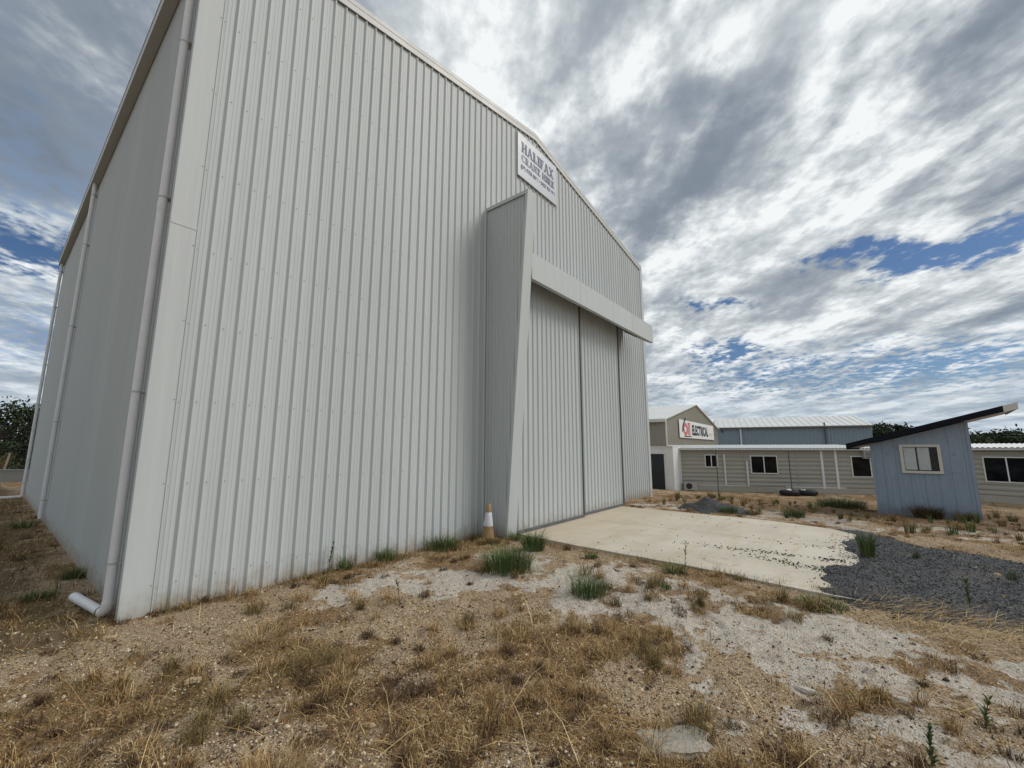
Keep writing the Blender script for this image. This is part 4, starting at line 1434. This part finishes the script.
def rock(name, loc, s, matn, label, seed, cat='rock', flat=0.5, group=None):
    bm = bmesh.new()
    bmesh.ops.create_icosphere(bm, subdivisions=3, radius=1)
    r_ = np.random.default_rng(seed)
    ph = r_.uniform(0, 6, 9)
    for v in bm.verts:
        c_ = v.co
        d_ = 1 + 0.16 * math.sin(3.1 * c_.x + ph[0]) + 0.14 * math.sin(4.3 * c_.y + ph[1]) + 0.1 * math.sin(6.3 * c_.z + ph[2] + 3 * c_.x) + 0.06 * math.sin(11 * c_.x + ph[3] + 9 * c_.y) + r_.uniform(-.03, .03)
        c_ *= d_
        c_.z = max(-0.6, min(0.62, c_.z)); 
        v.co = (c_.x * s[0], c_.y * s[1], c_.z * s[2])
    me = bpy.data.meshes.new(name); bm.to_mesh(me); bm.free()
    me.materials.append(M[matn])
    o = bpy.data.objects.new(name, me); C.objects.link(o)
    o.location = (loc[0], loc[1], float(gz(loc[0], loc[1])) + s[2] * flat)
    o.rotation_euler = (r_.uniform(-.1, .1), r_.uniform(-.1, .1), r_.uniform(0, 6))
    return tag(o, label, cat, group)


o = rock('white_stone', (28.0, -3.15), (0.14, 0.10, 0.08), 'white', 'white lump resting on top of the left old tyre', 31); o.location.z += 0.27
o = rock('white_stone', (28.35, -3.75), (0.16, 0.11, 0.08), 'white', 'white lump resting on top of the right old tyre', 32); o.location.z += 0.27
o = rock('flat_stone', (1.76, -5.06), (0.20, 0.125, 0.03), 'rockflat', 'flat grey-brown stone slab lying in the foreground gravel', 5); o.rotation_euler[2] = -0.9
rock('ochre_stone', (-0.15, -0.45), (0.05, 0.035, 0.025), 'ochre', 'small ochre stone near the loose white pipe stub', 6)
rock('ochre_stone', (0.12, -1.95), (0.04, 0.05, 0.03), 'ochre', 'small orange-tan stone on the gravel below the shed corner', 7)
rock('ochre_stone', (2.02, -5.20), (0.035, 0.03, 0.03), 'ochre', 'small tan stone just right of the flat grey slab stone', 8)
rock('pale_stone', (3.0, -5.65), (0.05, 0.035, 0.03), 'rockpale', 'pale pebble-like stone among the dry grass right of the twig', 9)
rock('pale_stone', (3.14, -6.2), (0.05, 0.03, 0.03), 'rockpale', 'pale grey stone at the edge of the white sand, rightmost of the small pale ones', 10)

for k_, (x, y, lab) in enumerate(((25.9, 0.12, 'thin dark steel post in front of the small window of the beige building'),
                                  (27.6, -3.32, 'thin dark steel post standing by the old tyres'))):
    mb = MB()
    z0 = float(gz(x, y))
    h_ = 2.50
    mb.tube([(0, 0, -0.2), (0.02, 0.01, h_)], 0.028, 8)
    mb.box(-0.04, -0.04, -0.02, 0.04, 0.04, 0.02)
    o = mb.build('steel_post', 'steel', None); o.location = (x, y, z0)
    tag(o, lab, 'post')

# mound of blue metal beyond the slab
xs = np.linspace(-1.7, 1.7, 60); X, Y = np.meshgrid(xs, xs, indexing='ij')
H_ = 0.42 * np.exp(-(np.abs(X / 0.50) ** 1.5 + np.abs(Y / 0.42) ** 1.5)) + 0.17 * np.exp(-(((X - .2) / 0.6) ** 2 + ((Y + 0.75) / 0.5) ** 2)) + 0.15 * np.exp(-(((X + .1) / 0.5) ** 2 + ((Y - 0.55) / 0.35) ** 2)) - 0.06
H_ = H_ + (fbm(X + 50, Y, 0.45, 91, 5, 0.65) - 0.5) * 0.30 * np.exp(-(X ** 2 + Y ** 2) / 1.1)
i, j = np.meshgrid(np.arange(59), np.arange(59), indexing='ij')
fa = np.stack([i * 60 + j, (i + 1) * 60 + j, (i + 1) * 60 + j + 1, i * 60 + j + 1], -1).reshape(-1, 4)
pz = float(macro(np.array(12.1), -2.75))
pile = np_mesh('gravel_mound', np.stack([X.ravel(), Y.ravel(), H_.ravel()], -1), fa, 'gravel', smooth=True)
pile.location = (12.1, -2.75, pz)
tag(pile, 'low mound of dark crushed stone just beyond the concrete slab', 'gravel mound')


# ------------------------------------------------------------------ grass and weeds
def blades(name, bx, by, bz, hgt, wid, lean, matn, parent=None, az=None, curl=0.5, rnd=None):
    """bent two-piece blades; arrays of equal length"""
    n = len(bx)
    az = rng.uniform(0, 2 * np.pi, n) if az is None else az
    dx, dy = np.cos(az), np.sin(az)
    tw = az + np.pi / 2 + rng.uniform(-0.9, 0.9, n)
    px, py = np.cos(tw) * wid / 2, np.sin(tw) * wid / 2
    l1 = lean; l2 = lean + curl * (0.4 + rng.uniform(0, 1, n))
    s1 = hgt * 0.55; s2 = hgt * 0.45
    mx = bx + dx * np.sin(l1) * s1; my = by + dy * np.sin(l1) * s1; mz = bz + np.cos(l1) * s1
    tx = mx + dx * np.sin(l2) * s2; ty = my + dy * np.sin(l2) * s2; tz = np.maximum(mz + np.cos(l2) * s2, bz + 0.002)
    v = np.stack([np.stack([bx - px, by - py, bz - 0.01], -1), np.stack([bx + px, by + py, bz - 0.01], -1),
                  np.stack([mx + px * .75, my + py * .75, mz], -1), np.stack([mx - px * .75, my - py * .75, mz], -1),
                  np.stack([tx + px * .15, ty + py * .15, tz], -1), np.stack([tx - px * .15, ty - py * .15, tz], -1)], 1)
    f = np.array([(0, 1, 2, 3), (3, 2, 4, 5)])[None] + (np.arange(n) * 6)[:, None, None]
    r = rng.uniform(0, 1, n) if rnd is None else rnd
    return np_mesh(name, v.reshape(-1, 3), f.reshape(-1, 4), matn, parent, {'rnd': np.repeat(r, 6)})


def cam_points(n, r0, r1, a0=-16, a1=93, pw=1.0):
    """random ground points in the fan of ground around the yard, denser near its middle"""
    r = r0 * (r1 / r0) ** (rng.uniform(0, 1, n) ** pw)
    a = R_(1) * rng.uniform(a0, a1, n)
    x = -1.06 + r * np.cos(a); y = -6.06 + r * np.sin(a)
    inb = (x > -0.05) & (x < W + 0.1) & (y > -0.05)
    ins = (x > SLAB[0] - 0.25) & (x < SLAB[1]) & (y > SLAB[2]) & (y < SLAB[3] + 0.1)
    k = ~(inb | ins)
    return x[k], y[k]


# clumped low dry grass
x, y = cam_points(16000, 1.8, 34)
s_, st, rd, gn = masks(x, y)
dist = np.hypot(x + 1.06, y + 6.06)
k = rng.uniform(0, 1, len(x)) < np.clip(st * 1.0 - 0.42 + 0.25 * (dist > 9), 0.02, 0.6) * np.where(gravel_mask(x, y) > -0.1, 0.03, 1)
x = x[k]; y = y[k]; dist = dist[k]
cnt = rng.integers(6, 22, len(x))
sz = rng.uniform(0.4, 1.25, len(x)) * (0.55 + 0.9 * vn(x, y, 1.3, 88))
ci = np.repeat(np.arange(len(x)), cnt)
bx = x[ci] + rng.normal(0, 0.035, len(ci)) * (1 + dist[ci] * 0.05); by = y[ci] + rng.normal(0, 0.035, len(ci)) * (1 + dist[ci] * 0.05)
hg = rng.uniform(0.03, 0.12, len(ci)) * sz[ci]
wd_ = rng.uniform(0.0016, 0.0034, len(ci)) * (1 + dist[ci] * 0.12)
shade = np.clip(rng.normal(0.42, 0.2, len(ci)) + (vn(bx, by, 0.8, 5) - 0.5) * 0.6, 0, 1)
half = vn(x, y, 0.7, 133)[ci] > 0.68
dk_ = vn(x * 3, y * 3, 0.7, 190)[ci] > 0.80
for nm, sel, mt, lb in (('dead_grass', dk_ & ~half, 'brown', 'short dead dark brown tufts scattered through the dry ground'), ('dry_grass', ~half & ~dk_, 'straw', 'short dry straw-coloured grass tufts growing all over the gravelly ground'),
                        ('olive_grass', half, 'olive', 'short half-dry olive grass growing among the dry straw and gravel')):
    o = blades(nm, bx[sel], by[sel], gz(bx[sel], by[sel]), hg[sel], wd_[sel], rng.uniform(0.1, 1.25, sel.sum()), mt, rnd=shade[sel])
    tag(o, lb, 'grass', kind='stuff')
# bigger tangled clumps, each a mop of bent stalks
x, y = cam_points(2600, 1.9, 20)
s_, st, rd, gn = masks(x, y)
k = (rng.uniform(0, 1, len(x)) < 0.16 + 0.55 * st) & (gravel_mask(x, y) < -0.2)
x = x[k]; y = y[k]
kind = rng.uniform(0, 1, len(x)) + (vn(x, y, 1.0, 301) - 0.5) * 0.8 - 0.16
for lo, hi, mt, lb, h0, h1, ln in ((-1, 0.42, 'brown', 'matted dark brown dead clumps dotted over the dry ground', 0.03, 0.09, 1.5), (0.42, 0.84, 'straw', 'tangled golden straw clumps dotted over the dry ground', 0.06, 0.17, 1.4), (0.84, 3, 'olive', 'upright olive grass clumps dotted over the dry ground', 0.07, 0.20, 0.8)):
    q = np.where((kind >= lo) & (kind < hi))[0]
    ci = np.repeat(q, rng.integers(50, 170, len(q)))
    rad = (rng.uniform(0.03, 0.10, len(x)))[ci]
    an = rng.uniform(0, 2 * np.pi, len(ci)); qq = np.sqrt(rng.uniform(0, 1, len(ci))) * rad
    bx = x[ci] + np.cos(an) * qq; by = y[ci] + np.sin(an) * qq
    dd = np.hypot(bx + 1.06, by + 6.06)
    o = blades('grass_clumps', bx, by, gz(bx, by), rng.uniform(h0, h1, len(ci)) * (0.6 + 0.8 * vn(x, y, 0.01, 7)[ci]), rng.uniform(0.0018, 0.0035, len(ci)) * (1 + dd * 0.08), rng.uniform(0.1, ln, len(ci)), mt, curl=0.9)
    tag(o, lb, 'grass', kind='stuff')
# long loose stalks arching over the rest
x, y = cam_points(420, 1.9, 16)
k = gravel_mask(x, y) < 0
x = x[k]; y = y[k]
o = blades('long_stalks', x, y, gz(x, y), rng.uniform(0.18, 0.5, len(x)), rng.uniform(0.003, 0.005, len(x)) * (1 + np.hypot(x + 1, y + 6) * 0.06), rng.uniform(0.4, 1.45, len(x)), 'straw', curl=0.6, rnd=rng.uniform(0.5, 1, len(x)))
tag(o, 'long pale dry stalks arching loosely over the shorter grass', 'grass', kind='stuff')
# flattened straw lying on the ground
x, y = cam_points(95000, 1.8, 24)
s_, st, rd, gn = masks(x, y)
k = rng.uniform(0, 1, len(x)) < np.clip(st * 1.1 - 0.35, 0.04, 0.75) * np.where(gravel_mask(x, y) > 0, 0.06, 1)
x = x[k]; y = y[k]
dist = np.hypot(x + 1.06, y + 6.06)
o = blades('straw_litter', x, y, gz(x, y) + 0.008, rng.uniform(0.04, 0.18, len(x)), rng.uniform(0.0018, 0.0042, len(x)) * (1 + dist * 0.1),
           rng.uniform(1.25, 1.5, len(x)), 'straw', curl=0.12, rnd=np.clip(rng.normal(0.5, 0.25, len(x)), 0, 1))
tag(o, 'flattened dry straw and stalks littered over the ground', 'straw', kind='stuff')
# straw combed along the edge of the gravel
x = rng.uniform(4.4, 6.2, 5000); y = rng.uniform(-9.5, -5.9, 5000)
k = rng.uniform(0, 1, 5000) < ell(x, y, 5.2, -6.9, 0.45, 1.5) * 0.9 + ell(x, y, 4.9, -8.6, 0.4, 1.4) * 0.8
x = x[k]; y = y[k]
o = blades('straw_litter', x, y, np.maximum(gz(x, y), 0.03) + 0.02, rng.uniform(0.08, 0.3, len(x)), np.full(len(x), 0.004), rng.uniform(1.1, 1.5, len(x)), 'straw',
           az=rng.normal(-1.6, 0.6, len(x)), curl=0.15, rnd=np.clip(rng.normal(0.75, 0.2, len(x)), 0, 1))
tag(o, 'swathe of pale straw lying along the near edge of the dark gravel', 'straw', kind='stuff')
# mat of grass along the foot of the slab and the wall
bx = np.concatenate([rng.normal(5.60, 0.10, 5200), rng.uniform(2.6, 5.5, 3600), rng.uniform(0.3, 2.6, 1500)])
by = np.concatenate([rng.uniform(-7.0, -0.6, 5200), rng.normal(-0.22, 0.12, 3600), rng.normal(-0.1, 0.05, 1500)])
k = (by < -0.03) & ((bx < 5.66) | (by > -0.3)) & (rng.uniform(0, 1, len(bx)) < 0.15 + 1.2 * vn(bx, by, 0.45, 44) ** 2)
bx = bx[k]; by = by[k]
o = blades('edge_grass', bx, by, gz(bx, by), rng.uniform(0.04, 0.14, len(bx)), rng.uniform(0.003, 0.006, len(bx)), rng.uniform(0.1, 1.3, len(bx)), 'olive')
tag(o, 'ragged brown-green grass along the foot of the shed wall and the slab edge', 'grass', kind='stuff')
# greener rough grass along the left side of the shed
x = rng.uniform(-7, -0.1, 15000); y = rng.uniform(-1.2, 17, 15000)
k = rng.uniform(0, 1, 15000) < np.clip(fbm(x, y, 1.3, 77) * 2.4 - 0.85 + 0.8 * np.exp(-np.abs(x + 0.2) / 0.25), 0, 1)
x = x[k]; y = y[k]
dist = np.hypot(x + 1.06, y + 6.06)
o = blades('rough_grass', x, y, gz(x, y), rng.uniform(0.05, 0.24, len(x)), rng.uniform(0.003, 0.005, len(x)) * (1 + dist * 0.06), rng.uniform(0.1, 1.3, len(x)), 'olive')
tag(o, 'rough olive grass growing along the left side of the tall shed', 'grass', kind='stuff')

x = rng.uniform(-7, -0.1, 16000); y = rng.uniform(-1.6, 17, 16000)
k = rng.uniform(0, 1, 16000) < np.clip(fbm(x, y, 1.1, 78) * 2.4 - 0.75, 0, 1)
x = x[k]; y = y[k]
dist = np.hypot(x + 1.06, y + 6.06)
o = blades('straw_litter', x, y, gz(x, y), rng.uniform(0.06, 0.24, len(x)), rng.uniform(0.003, 0.005, len(x)) * (1 + dist * 0.06), rng.uniform(0.5, 1.5, len(x)), 'straw')
tag(o, 'golden brown dead grass lying along the left side of the tall shed', 'grass', kind='stuff')
# loose ironstone pebbles
x, y = cam_points(120000, 1.8, 12, pw=0.9)
s_, st, rd, gn = masks(x, y)
k = (rng.uniform(0, 1, len(x)) < np.clip(1.0 - s_ * 0.75 - st * 0.3, 0.10, 1)) & (gravel_mask(x, y) < -0.2)
x = x[k]; y = y[k]
size = np.exp(rng.normal(-5.25, 0.48, len(x)))
o = stones('pebbles', x, y, gz(x, y) + size * 0.25, np.clip(size, 0.003, 0.028), 'pebble', 0.8)
tag(o, 'tan and brown ironstone pebbles strewn over the foreground ground', 'pebbles', kind='stuff')


def tussock(name, label, x, y, r, h, n, matn='grass', cat='grass tuft', lean=(0.05, 0.9), group=None, z=None, wid=(0.004, 0.007), curl=0.8):
    root = (x, y, float(gz(x, y)) if z is None else z)
    a = rng.uniform(0, 2 * np.pi, n); q = np.sqrt(rng.uniform(0, 1, n)) * r
    o = blades(name, np.cos(a) * q, np.sin(a) * q, np.zeros(n), rng.uniform(0.45, 1.0, n) * h, rng.uniform(*wid, n),
               rng.uniform(*lean, n) * (0.35 + 0.65 * q / max(r, 1e-3)), matn, az=a + rng.normal(0, 0.5, n), curl=curl)
    o.location = root
    return tag(o, label, cat, group)


tussock('grass_tuft', 'spiky green grass tuft at the near corner of the concrete slab', 5.02, -1.66, 0.17, 0.46, 520, lean=(0.05, 0.6))
tussock('grass_tuft', 'wide green grass clump in the white sand left of the slab edge', 3.80, -2.08, 0.33, 0.40, 1300, lean=(0.05, 0.55), wid=(0.003, 0.006))
tussock('grass_tuft', 'ragged brown-green tuft hiding the foot of the traffic cone', 5.02, -0.62, 0.22, 0.15, 420, 'olive')
tussock('grass_tuft', 'green grass clump on the white sand, nearest the camera of the green ones', 3.62, -3.48, 0.20, 0.32, 700, lean=(0.05, 0.7), wid=(0.003, 0.005))
tussock('grass_tuft', 'low green grass clump against the wall left of the traffic cone', 4.20, -0.24, 0.30, 0.30, 640, lean=(0.05, 0.6))
tussock('grass_tuft', 'small green tuft against the wall, between the tall weed and the clump by the cone', 3.10, -0.16, 0.15, 0.26, 240, lean=(0.05, 0.6))
tussock('grass_tuft', 'small green tuft at the base of the wall, right beside the tall thin weed', 2.42, -0.12, 0.10, 0.28, 150, lean=(0.05, 0.6))
tussock('grass_tuft', 'low green tuft hugging the slab edge, second from the slab corner', 5.22, -3.96, 0.14, 0.15, 260)
tussock('grass_tuft', 'low green tuft hugging the slab edge just behind the spiky corner tuft', 5.25, -2.65, 0.10, 0.14, 180)
tussock('grass_tuft', 'broad low green grass mat at the slab corner by the dark gravel', 5.02, -5.66, 0.24, 0.13, 620)
tussock('grass_tuft', 'small olive tuft alone in the white sand below the traffic cone', 3.85, -1.15, 0.09, 0.16, 90, 'olive')
tussock('grass_tuft', 'sparse olive tuft in the sand between the two big green clumps', 4.35, -3.05, 0.10, 0.20, 80, 'olive')
tussock('grass_tuft', 'small green tuft on the right-hand sand strip below the slab', 4.35, -4.15, 0.06, 0.10, 80)
tussock('grass_tuft', 'dark green tuft at the foot of the left side wall, closest to the near corner', -0.50, 1.55, 0.14, 0.17, 260, z=0.0)
tussock('grass_tuft', 'dark green tuft at the foot of the left side wall, behind the nearest one', -0.14, 2.35, 0.10, 0.24, 220, z=0.0)
tussock('grass_tuft', 'green tuft at the foot of the middle white downpipe', -0.35, 8.6, 0.22, 0.26, 240)
tussock('grass_tuft', 'green tuft at the foot of the fin wall right of the traffic cone', 5.50, -0.85, 0.11, 0.26, 150)
tussock('dead_grass_clump', 'large tangled clump of dead brown grass in the left foreground', -0.02, -3.62, 0.22, 0.24, 900, 'straw', 'dead grass', (0.2, 1.4), wid=(0.0015, 0.003))
tussock('dead_grass_clump', 'flattened clump of pale straw in front of the near shed corner', 0.72, -1.62, 0.20, 0.28, 500, 'straw', 'dead grass', (0.7, 1.5), wid=(0.0015, 0.003))
tussock('dead_grass_clump', 'olive grass clump in the left middle foreground behind the tangled dead one', 0.78, -2.55, 0.25, 0.18, 700, 'olive', 'dead grass', (0.1, 0.9), wid=(0.0015, 0.003))
tussock('dead_grass_clump', 'brown tuft of dead grass standing alone in the middle foreground gravel', 1.62, -3.92, 0.07, 0.18, 120, 'brown', 'dead grass', (0.1, 1.0), wid=(0.0015, 0.003))
tussock('dead_grass_clump', 'thin dry stalks against the wall right of the near shed corner', 0.93, -0.17, 0.07, 0.34, 60, 'straw', 'dead grass', (0.05, 0.5), wid=(0.0015, 0.003))
tussock('dead_grass_clump', 'dark brown dead bush against the middle of the blue shed front', 16.50, -7.70, 0.30, 0.52, 700, 'brown', 'dead bush', (0.05, 0.8), wid=(0.005, 0.009))
tussock('dead_grass_clump', 'low dark dead bush against the right end of the blue shed front', 16.32, -8.45, 0.24, 0.36, 420, 'brown', 'dead bush', (0.05, 0.9), wid=(0.005, 0.009))
tussock('grass_tuft', 'upright dark green bush at the far right corner of the slab beside the gravel', 8.0, -6.15, 0.09, 0.42, 520, lean=(0.02, 0.3), z=0.05, curl=0.25)
tussock('grass_tuft', 'patch of green weeds left of the blue shed', 19.0, -5.6, 0.75, 0.5, 900, 'weed', 'weeds', (0.05, 0.8), wid=(0.008, 0.014))
tussock('grass_tuft', 'wide green grass patch beyond the far edge of the slab', 12.6, -4.75, 0.25, 0.34, 420, 'weed', 'weeds', (0.05, 0.5), wid=(0.005, 0.009))


def weed(label, x, y, h, n=26, z=None, spread=0.06, matn='weed', group=None):
    zz = float(gz(x, y)) if z is None else z
    root = thing('weed', label, 'weed', (x, y, zz), random.uniform(0, 6), group)
    mb = MB()
    bx_, by_ = random.uniform(-.05, .05), random.uniform(-.05, .05)
    pts = [(bx_ * (k_ / 5) ** 2, by_ * (k_ / 5) ** 2, h * k_ / 5 - 0.01) for k_ in range(6)]
    mb.tube(pts, 0.004, 6, radii=[0.005 - 0.0007 * k_ for k_ in range(6)])
    mb.build('stem', 'olivestem', root)
    tt = rng.uniform(0.08, 1.0, n)
    o = blades('leaves', bx_ * tt ** 2, by_ * tt ** 2, h * tt, rng.uniform(0.5, 1, n) * spread * (1.3 - tt * 0.7), rng.uniform(0.008, 0.014, n), rng.uniform(0.6, 1.2, n), matn, root, curl=0.5)
    return root


M['olivestem'] = vary((0.10, 0.11, 0.05), 0.2, 9, name='weed_stem')
weed('tall thin green weed growing against the front wall of the tall shed', 2.18, -0.10, 0.42, 60, spread=0.07)
weed('tall feathery weed standing at the edge of the slab', 4.98, -4.20, 0.50, 34, spread=0.08)
weed('leafy green weed growing out of the dark gravel at the right', 5.85, -6.95, 0.30, 60, z=0.06, spread=0.10)
weed('green weed at the right edge, in the sand below the gravel', 3.10, -6.60, 0.22, 40, spread=0.07)
weed('upright green weed in the bottom right foreground', 2.42, -6.28, 0.20, 60, spread=0.05)
weed('dry spindly weed in the middle foreground left of the sand', 2.0, -2.0, 0.28, 20, matn='brown')

# scattered upright weeds beyond the slab, alike
pts = []
while len(pts) < 130:
    x = random.uniform(10.6, 19.5); y = random.uniform(-12.5, -1.2)
    if x < 11.9 and (y > -6.6 or gravel_mask(np.array([x]), np.array([y]))[0] > -0.1):
        continue
    if abs(x - 16.6) < 0.9 and -9.3 < y < -6.2:
        continue
    if math.hypot(x - 12.1, y + 2.75) < 1.0:
        continue
    pts.append((x, y))
for x, y in pts:
    tussock('field_weed', 'small green or olive weed sprouting from the sandy ground beyond the slab and gravel', x, y, random.uniform(0.02, 0.07), random.uniform(0.15, 0.45) * random.uniform(0.6, 1),
            random.randint(22, 80), random.choice(['weed', 'olive', 'olive', 'grass']), 'weed', (0.02, 0.45), 'weeds beyond the slab', wid=(0.006, 0.010), curl=0.25)
tussock('grass_tuft', 'green weeds growing up the near side of the dark stone mound', 11.75, -3.35, 0.20, 0.24, 260, 'weed', 'weeds', (0.05, 0.6), wid=(0.005, 0.009))
tussock('grass_tuft', 'olive tuft at the right end of the dark stone mound', 12.0, -3.9, 0.14, 0.26, 160, 'olive', 'weeds', (0.05, 0.6), wid=(0.005, 0.009))
for x, y, lab in ((7.6, -7.6, 'small dark weed poking out of the dark gravel, second from the slab'), (7.9, -9.4, 'small dark weed on the gravel, furthest right'), (8.3, -6.75, 'small dark weed poking out of the gravel close to the slab end')):
    tussock('field_weed', lab, x, y, 0.05, 0.18, 70, 'weed', 'weed', (0.02, 0.5), z=0.06)

# twigs and stalks on the ground
mb = MB(); mb.tube([(0, 0, 0.01), (0.10, 0.03, 0.02), (0.19, 0.10, 0.05), (0.25, 0.20, 0.10)], 0.006, 7, radii=[.004, .006, .007, .004]); mb.tube([(0.19, 0.10, 0.05), (0.22, 0.08, 0.04), (0.30, 0.02, 0.02)], 0.004, 6)
o = mb.build('dead_twig', 'deadwood', None, True); o.location = (1.95, -5.02, float(gz(1.95, -5.02))); o.rotation_euler = (0, 0, -1.1)
tag(o, 'bent grey twig lying in the foreground right of the flat stone', 'twig')
mb = MB(); mb.tube([(0, 0, 0.0), (0.01, 0.02, 0.12), (0.03, 0.03, 0.23)], 0.004, 7)
o = mb.build('dry_stalk', 'rockpale', None, True); o.location = (2.36, -6.62, float(gz(2.36, -6.62)))
tag(o, 'pale stick poking up at the bottom right corner of the view', 'stick')


# ------------------------------------------------------------------ trees
def tree(label, x, y, h, r, zb=-0.9, n=5200, seed=0, group='trees at the edge of the yard', leaf=0.15, low=0.15, name='gum_tree'):
    rg = np.random.default_rng(seed)
    root = thing(name, label, 'tree', (x, y, zb), rg.uniform(0, 6), group)
    mb = MB()
    mb.tube([(0, 0, -0.2), (0.1, 0.05, h * 0.25), (0.05, -0.1, h * 0.55), (0, 0, h * 0.8)], 0.2, 8, radii=[h * .035, h * .026, h * .016, h * .006])
    ends = []
    for k_ in range(11):
        a = rg.uniform(0, 6.28); z0 = h * rg.uniform(0.15, 0.6)
        e = Vector((math.cos(a) * r * rg.uniform(.45, .85), math.sin(a) * r * rg.uniform(.45, .85), h * rg.uniform(0.35, 0.9)))
        m_ = Vector((e.x * .5, e.y * .5, (z0 + e.z) / 2 - 0.05 * h))
        mb.tube([(0, 0, z0), m_, e], 0.05, 6, radii=[h * .014, h * .009, h * .003])
        ends.append(e)
    mb.build('trunk', 'bark', root, True)
    # leaf clumps
    nc = 40
    cc = []
    for k_ in range(nc):
        if k_ < len(ends):
            c_ = np.array(ends[k_])
        else:
            a = rg.uniform(0, 6.28); q = math.sqrt(rg.uniform(0, 1)); zt = rg.uniform(low, 0.95)
            rad = r * q * math.sqrt(max(0.05, 1 - ((zt - 0.5) / 0.62) ** 2))
            c_ = np.array((math.cos(a) * rad, math.sin(a) * rad, h * zt))
        cc.append((c_, rg.uniform(0.16, 0.34) * r))
    per = n // nc
    P_ = np.concatenate([c_ + rg.normal(0, 1, (per, 3)) * np.array([s_, s_, s_ * 0.62]) * 0.62 for c_, s_ in cc])
    m = len(P_)
    d1 = rg.normal(0, 1, (m, 3)); d1 /= np.linalg.norm(d1, axis=1)[:, None]
    d2 = np.cross(d1, rg.normal(0, 1, (m, 3))); d2 /= np.linalg.norm(d2, axis=1)[:, None]
    sz = rg.uniform(0.5, 1.2, m)[:, None] * leaf
    v = np.stack([P_ - d1 * sz, P_ + d2 * sz * .45, P_ + d1 * sz, P_ - d2 * sz * .45], 1)
    f = np.arange(m * 4).reshape(-1, 4)
    cr = np.repeat(np.clip(np.repeat(rg.uniform(0.1, 0.9, nc), per) + rg.normal(0, .15, m), 0, 1), 4)
    np_mesh('crown', v.reshape(-1, 3), f, 'leaf', root, {'rnd': cr})
    return root


CX, CY = -1.06, -6.057
Fv = (math.cos(R_(38.7)), math.sin(R_(38.7))); Rv = (Fv[1], -Fv[0])


def fr(fwd, right):
    return CX + Fv[0] * fwd + Rv[0] * right, CY + Fv[1] * fwd + Rv[1] * right


LT = [(30, -36.5, 6.2, 3.4, 'dark spreading tree beyond the low wall, rightmost of the left-hand trees, partly behind the shed'),
      (33, -43, 5.7, 3.2, 'dark tree beyond the low wall, at the very left edge of the view'),
      (42, -48, 5.2, 3.6, 'dark tree further back between the two left-hand trees'),
      (29, -33.2, 4.2, 2.4, 'low dark tree beyond the low wall, against the far left corner of the shed')]
for k_, (a, b, h_, r_, lb) in enumerate(LT):
    x, y = fr(a, b)
    tree(lb, x, y, h_ * 0.92, r_, -0.8, 6500, 100 + k_, 'trees beyond the left wall', low=0.04)
RT = [(52, 57.5, 5.2, 3.4), (54, 63, 5.9, 3.8), (50, 62, 5.6, 3.8), (56, 70, 6.4, 4.0), (53, 54.5, 4.6, 2.6), (60, 66, 5.9, 4), (58, 80, 6.6, 4.4)]
for k_, (a, b, h_, r_) in enumerate(RT):
    x, y = fr(a, b)
    tree('dark bushy tree in the dense row beyond the low building right of the blue shed', x, y, h_ * 0.78, r_, -1.0, 9000, 200 + k_, 'trees behind the right-hand low building', leaf=0.24, low=0.02)
x, y = fr(72, 64.5)
tree('dark tree crown showing above the roof of the blue shed, beside the blue-grey warehouse', x, y, 7.0, 2.6, -1.0, 6500, 300, None, leaf=0.3)
x, y = fr(76, 70)
tree('smaller dark tree crown showing above the middle of the blue shed roof', x, y, 7.0, 3.0, -1.0, 5000, 301, None, leaf=0.3)
x, y = fr(90, 10)
tree('distant tree hidden mostly behind the workshop', x, y, 6.0, 4.0, -1.0, 3000, 302, None, leaf=0.35)

# low masonry wall and wire fence at the left
Ax, Ay = fr(22.4, -36)
wl = thing('low_wall', 'low grey masonry wall beyond the left side of the tall shed', 'wall', (Ax, Ay, 0), math.atan2(Rv[1], Rv[0]))
mb = MB()
mb.box(0, 0, -0.6, 17, 0.14, 0.60)
for k_ in range(1, 7):
    mb.box(k_ * 2.4, -0.004, -0.5, k_ * 2.4 + 0.02, -0.0005, 0.6)
mb.build('masonry', 'block', wl)
mb = MB(); mb.box(-0.02, -0.03, 0.601, 17.02, 0.17, 0.66); mb.build('coping', 'block', wl)
Bx, By = fr(23.6, -37)
fe = thing('wire_fence', 'wire mesh fence with thin posts behind the low grey wall', 'fence', (Bx, By, 0), math.atan2(Rv[1], Rv[0]))
for k_ in range(7):
    mb = MB(); mb.tube([(k_ * 2.6, 0, -0.3), (k_ * 2.6, 0, 1.75)], 0.03, 8); mb.build('post', 'trim2', fe)
mb = MB()
for z in (0.7, 1.0, 1.35, 1.7):
    mb.tube([(0, 0, z), (15.6, 0, z)], 0.006, 4)
for k_ in range(0, 78):
    mb.tube([(k_ * 0.2, 0.01, 0.0), (k_ * 0.2 + 0.02, 0.01, 1.7)], 0.003, 3, cap=False)
mb.build('mesh_wire', 'steel', fe)
x, y = fr(23.2, -27.9)
mb = MB(); mb.tube([(0, 0, 0), (0.18, 0.1, 1.5)], 0.05, 8)
o = mb.build('leaning_pole', 'wood', None, True); o.location = (x, y, 0)
tag(o, 'pale leaning pole behind the low grey wall near the shed corner', 'pole')
x, y = fr(23.6, -29.2)
o = tussock('pampas_grass', 'pale plumed grass clump behind the low grey wall', x, y, 0.4, 1.7, 500, 'olive', 'pampas grass', (0.02, 0.4), z=0.0, wid=(0.02, 0.035))

for ob in C.objects:
    if ob.type == 'MESH' and not ob.data.materials:
        print('no material', ob.name)
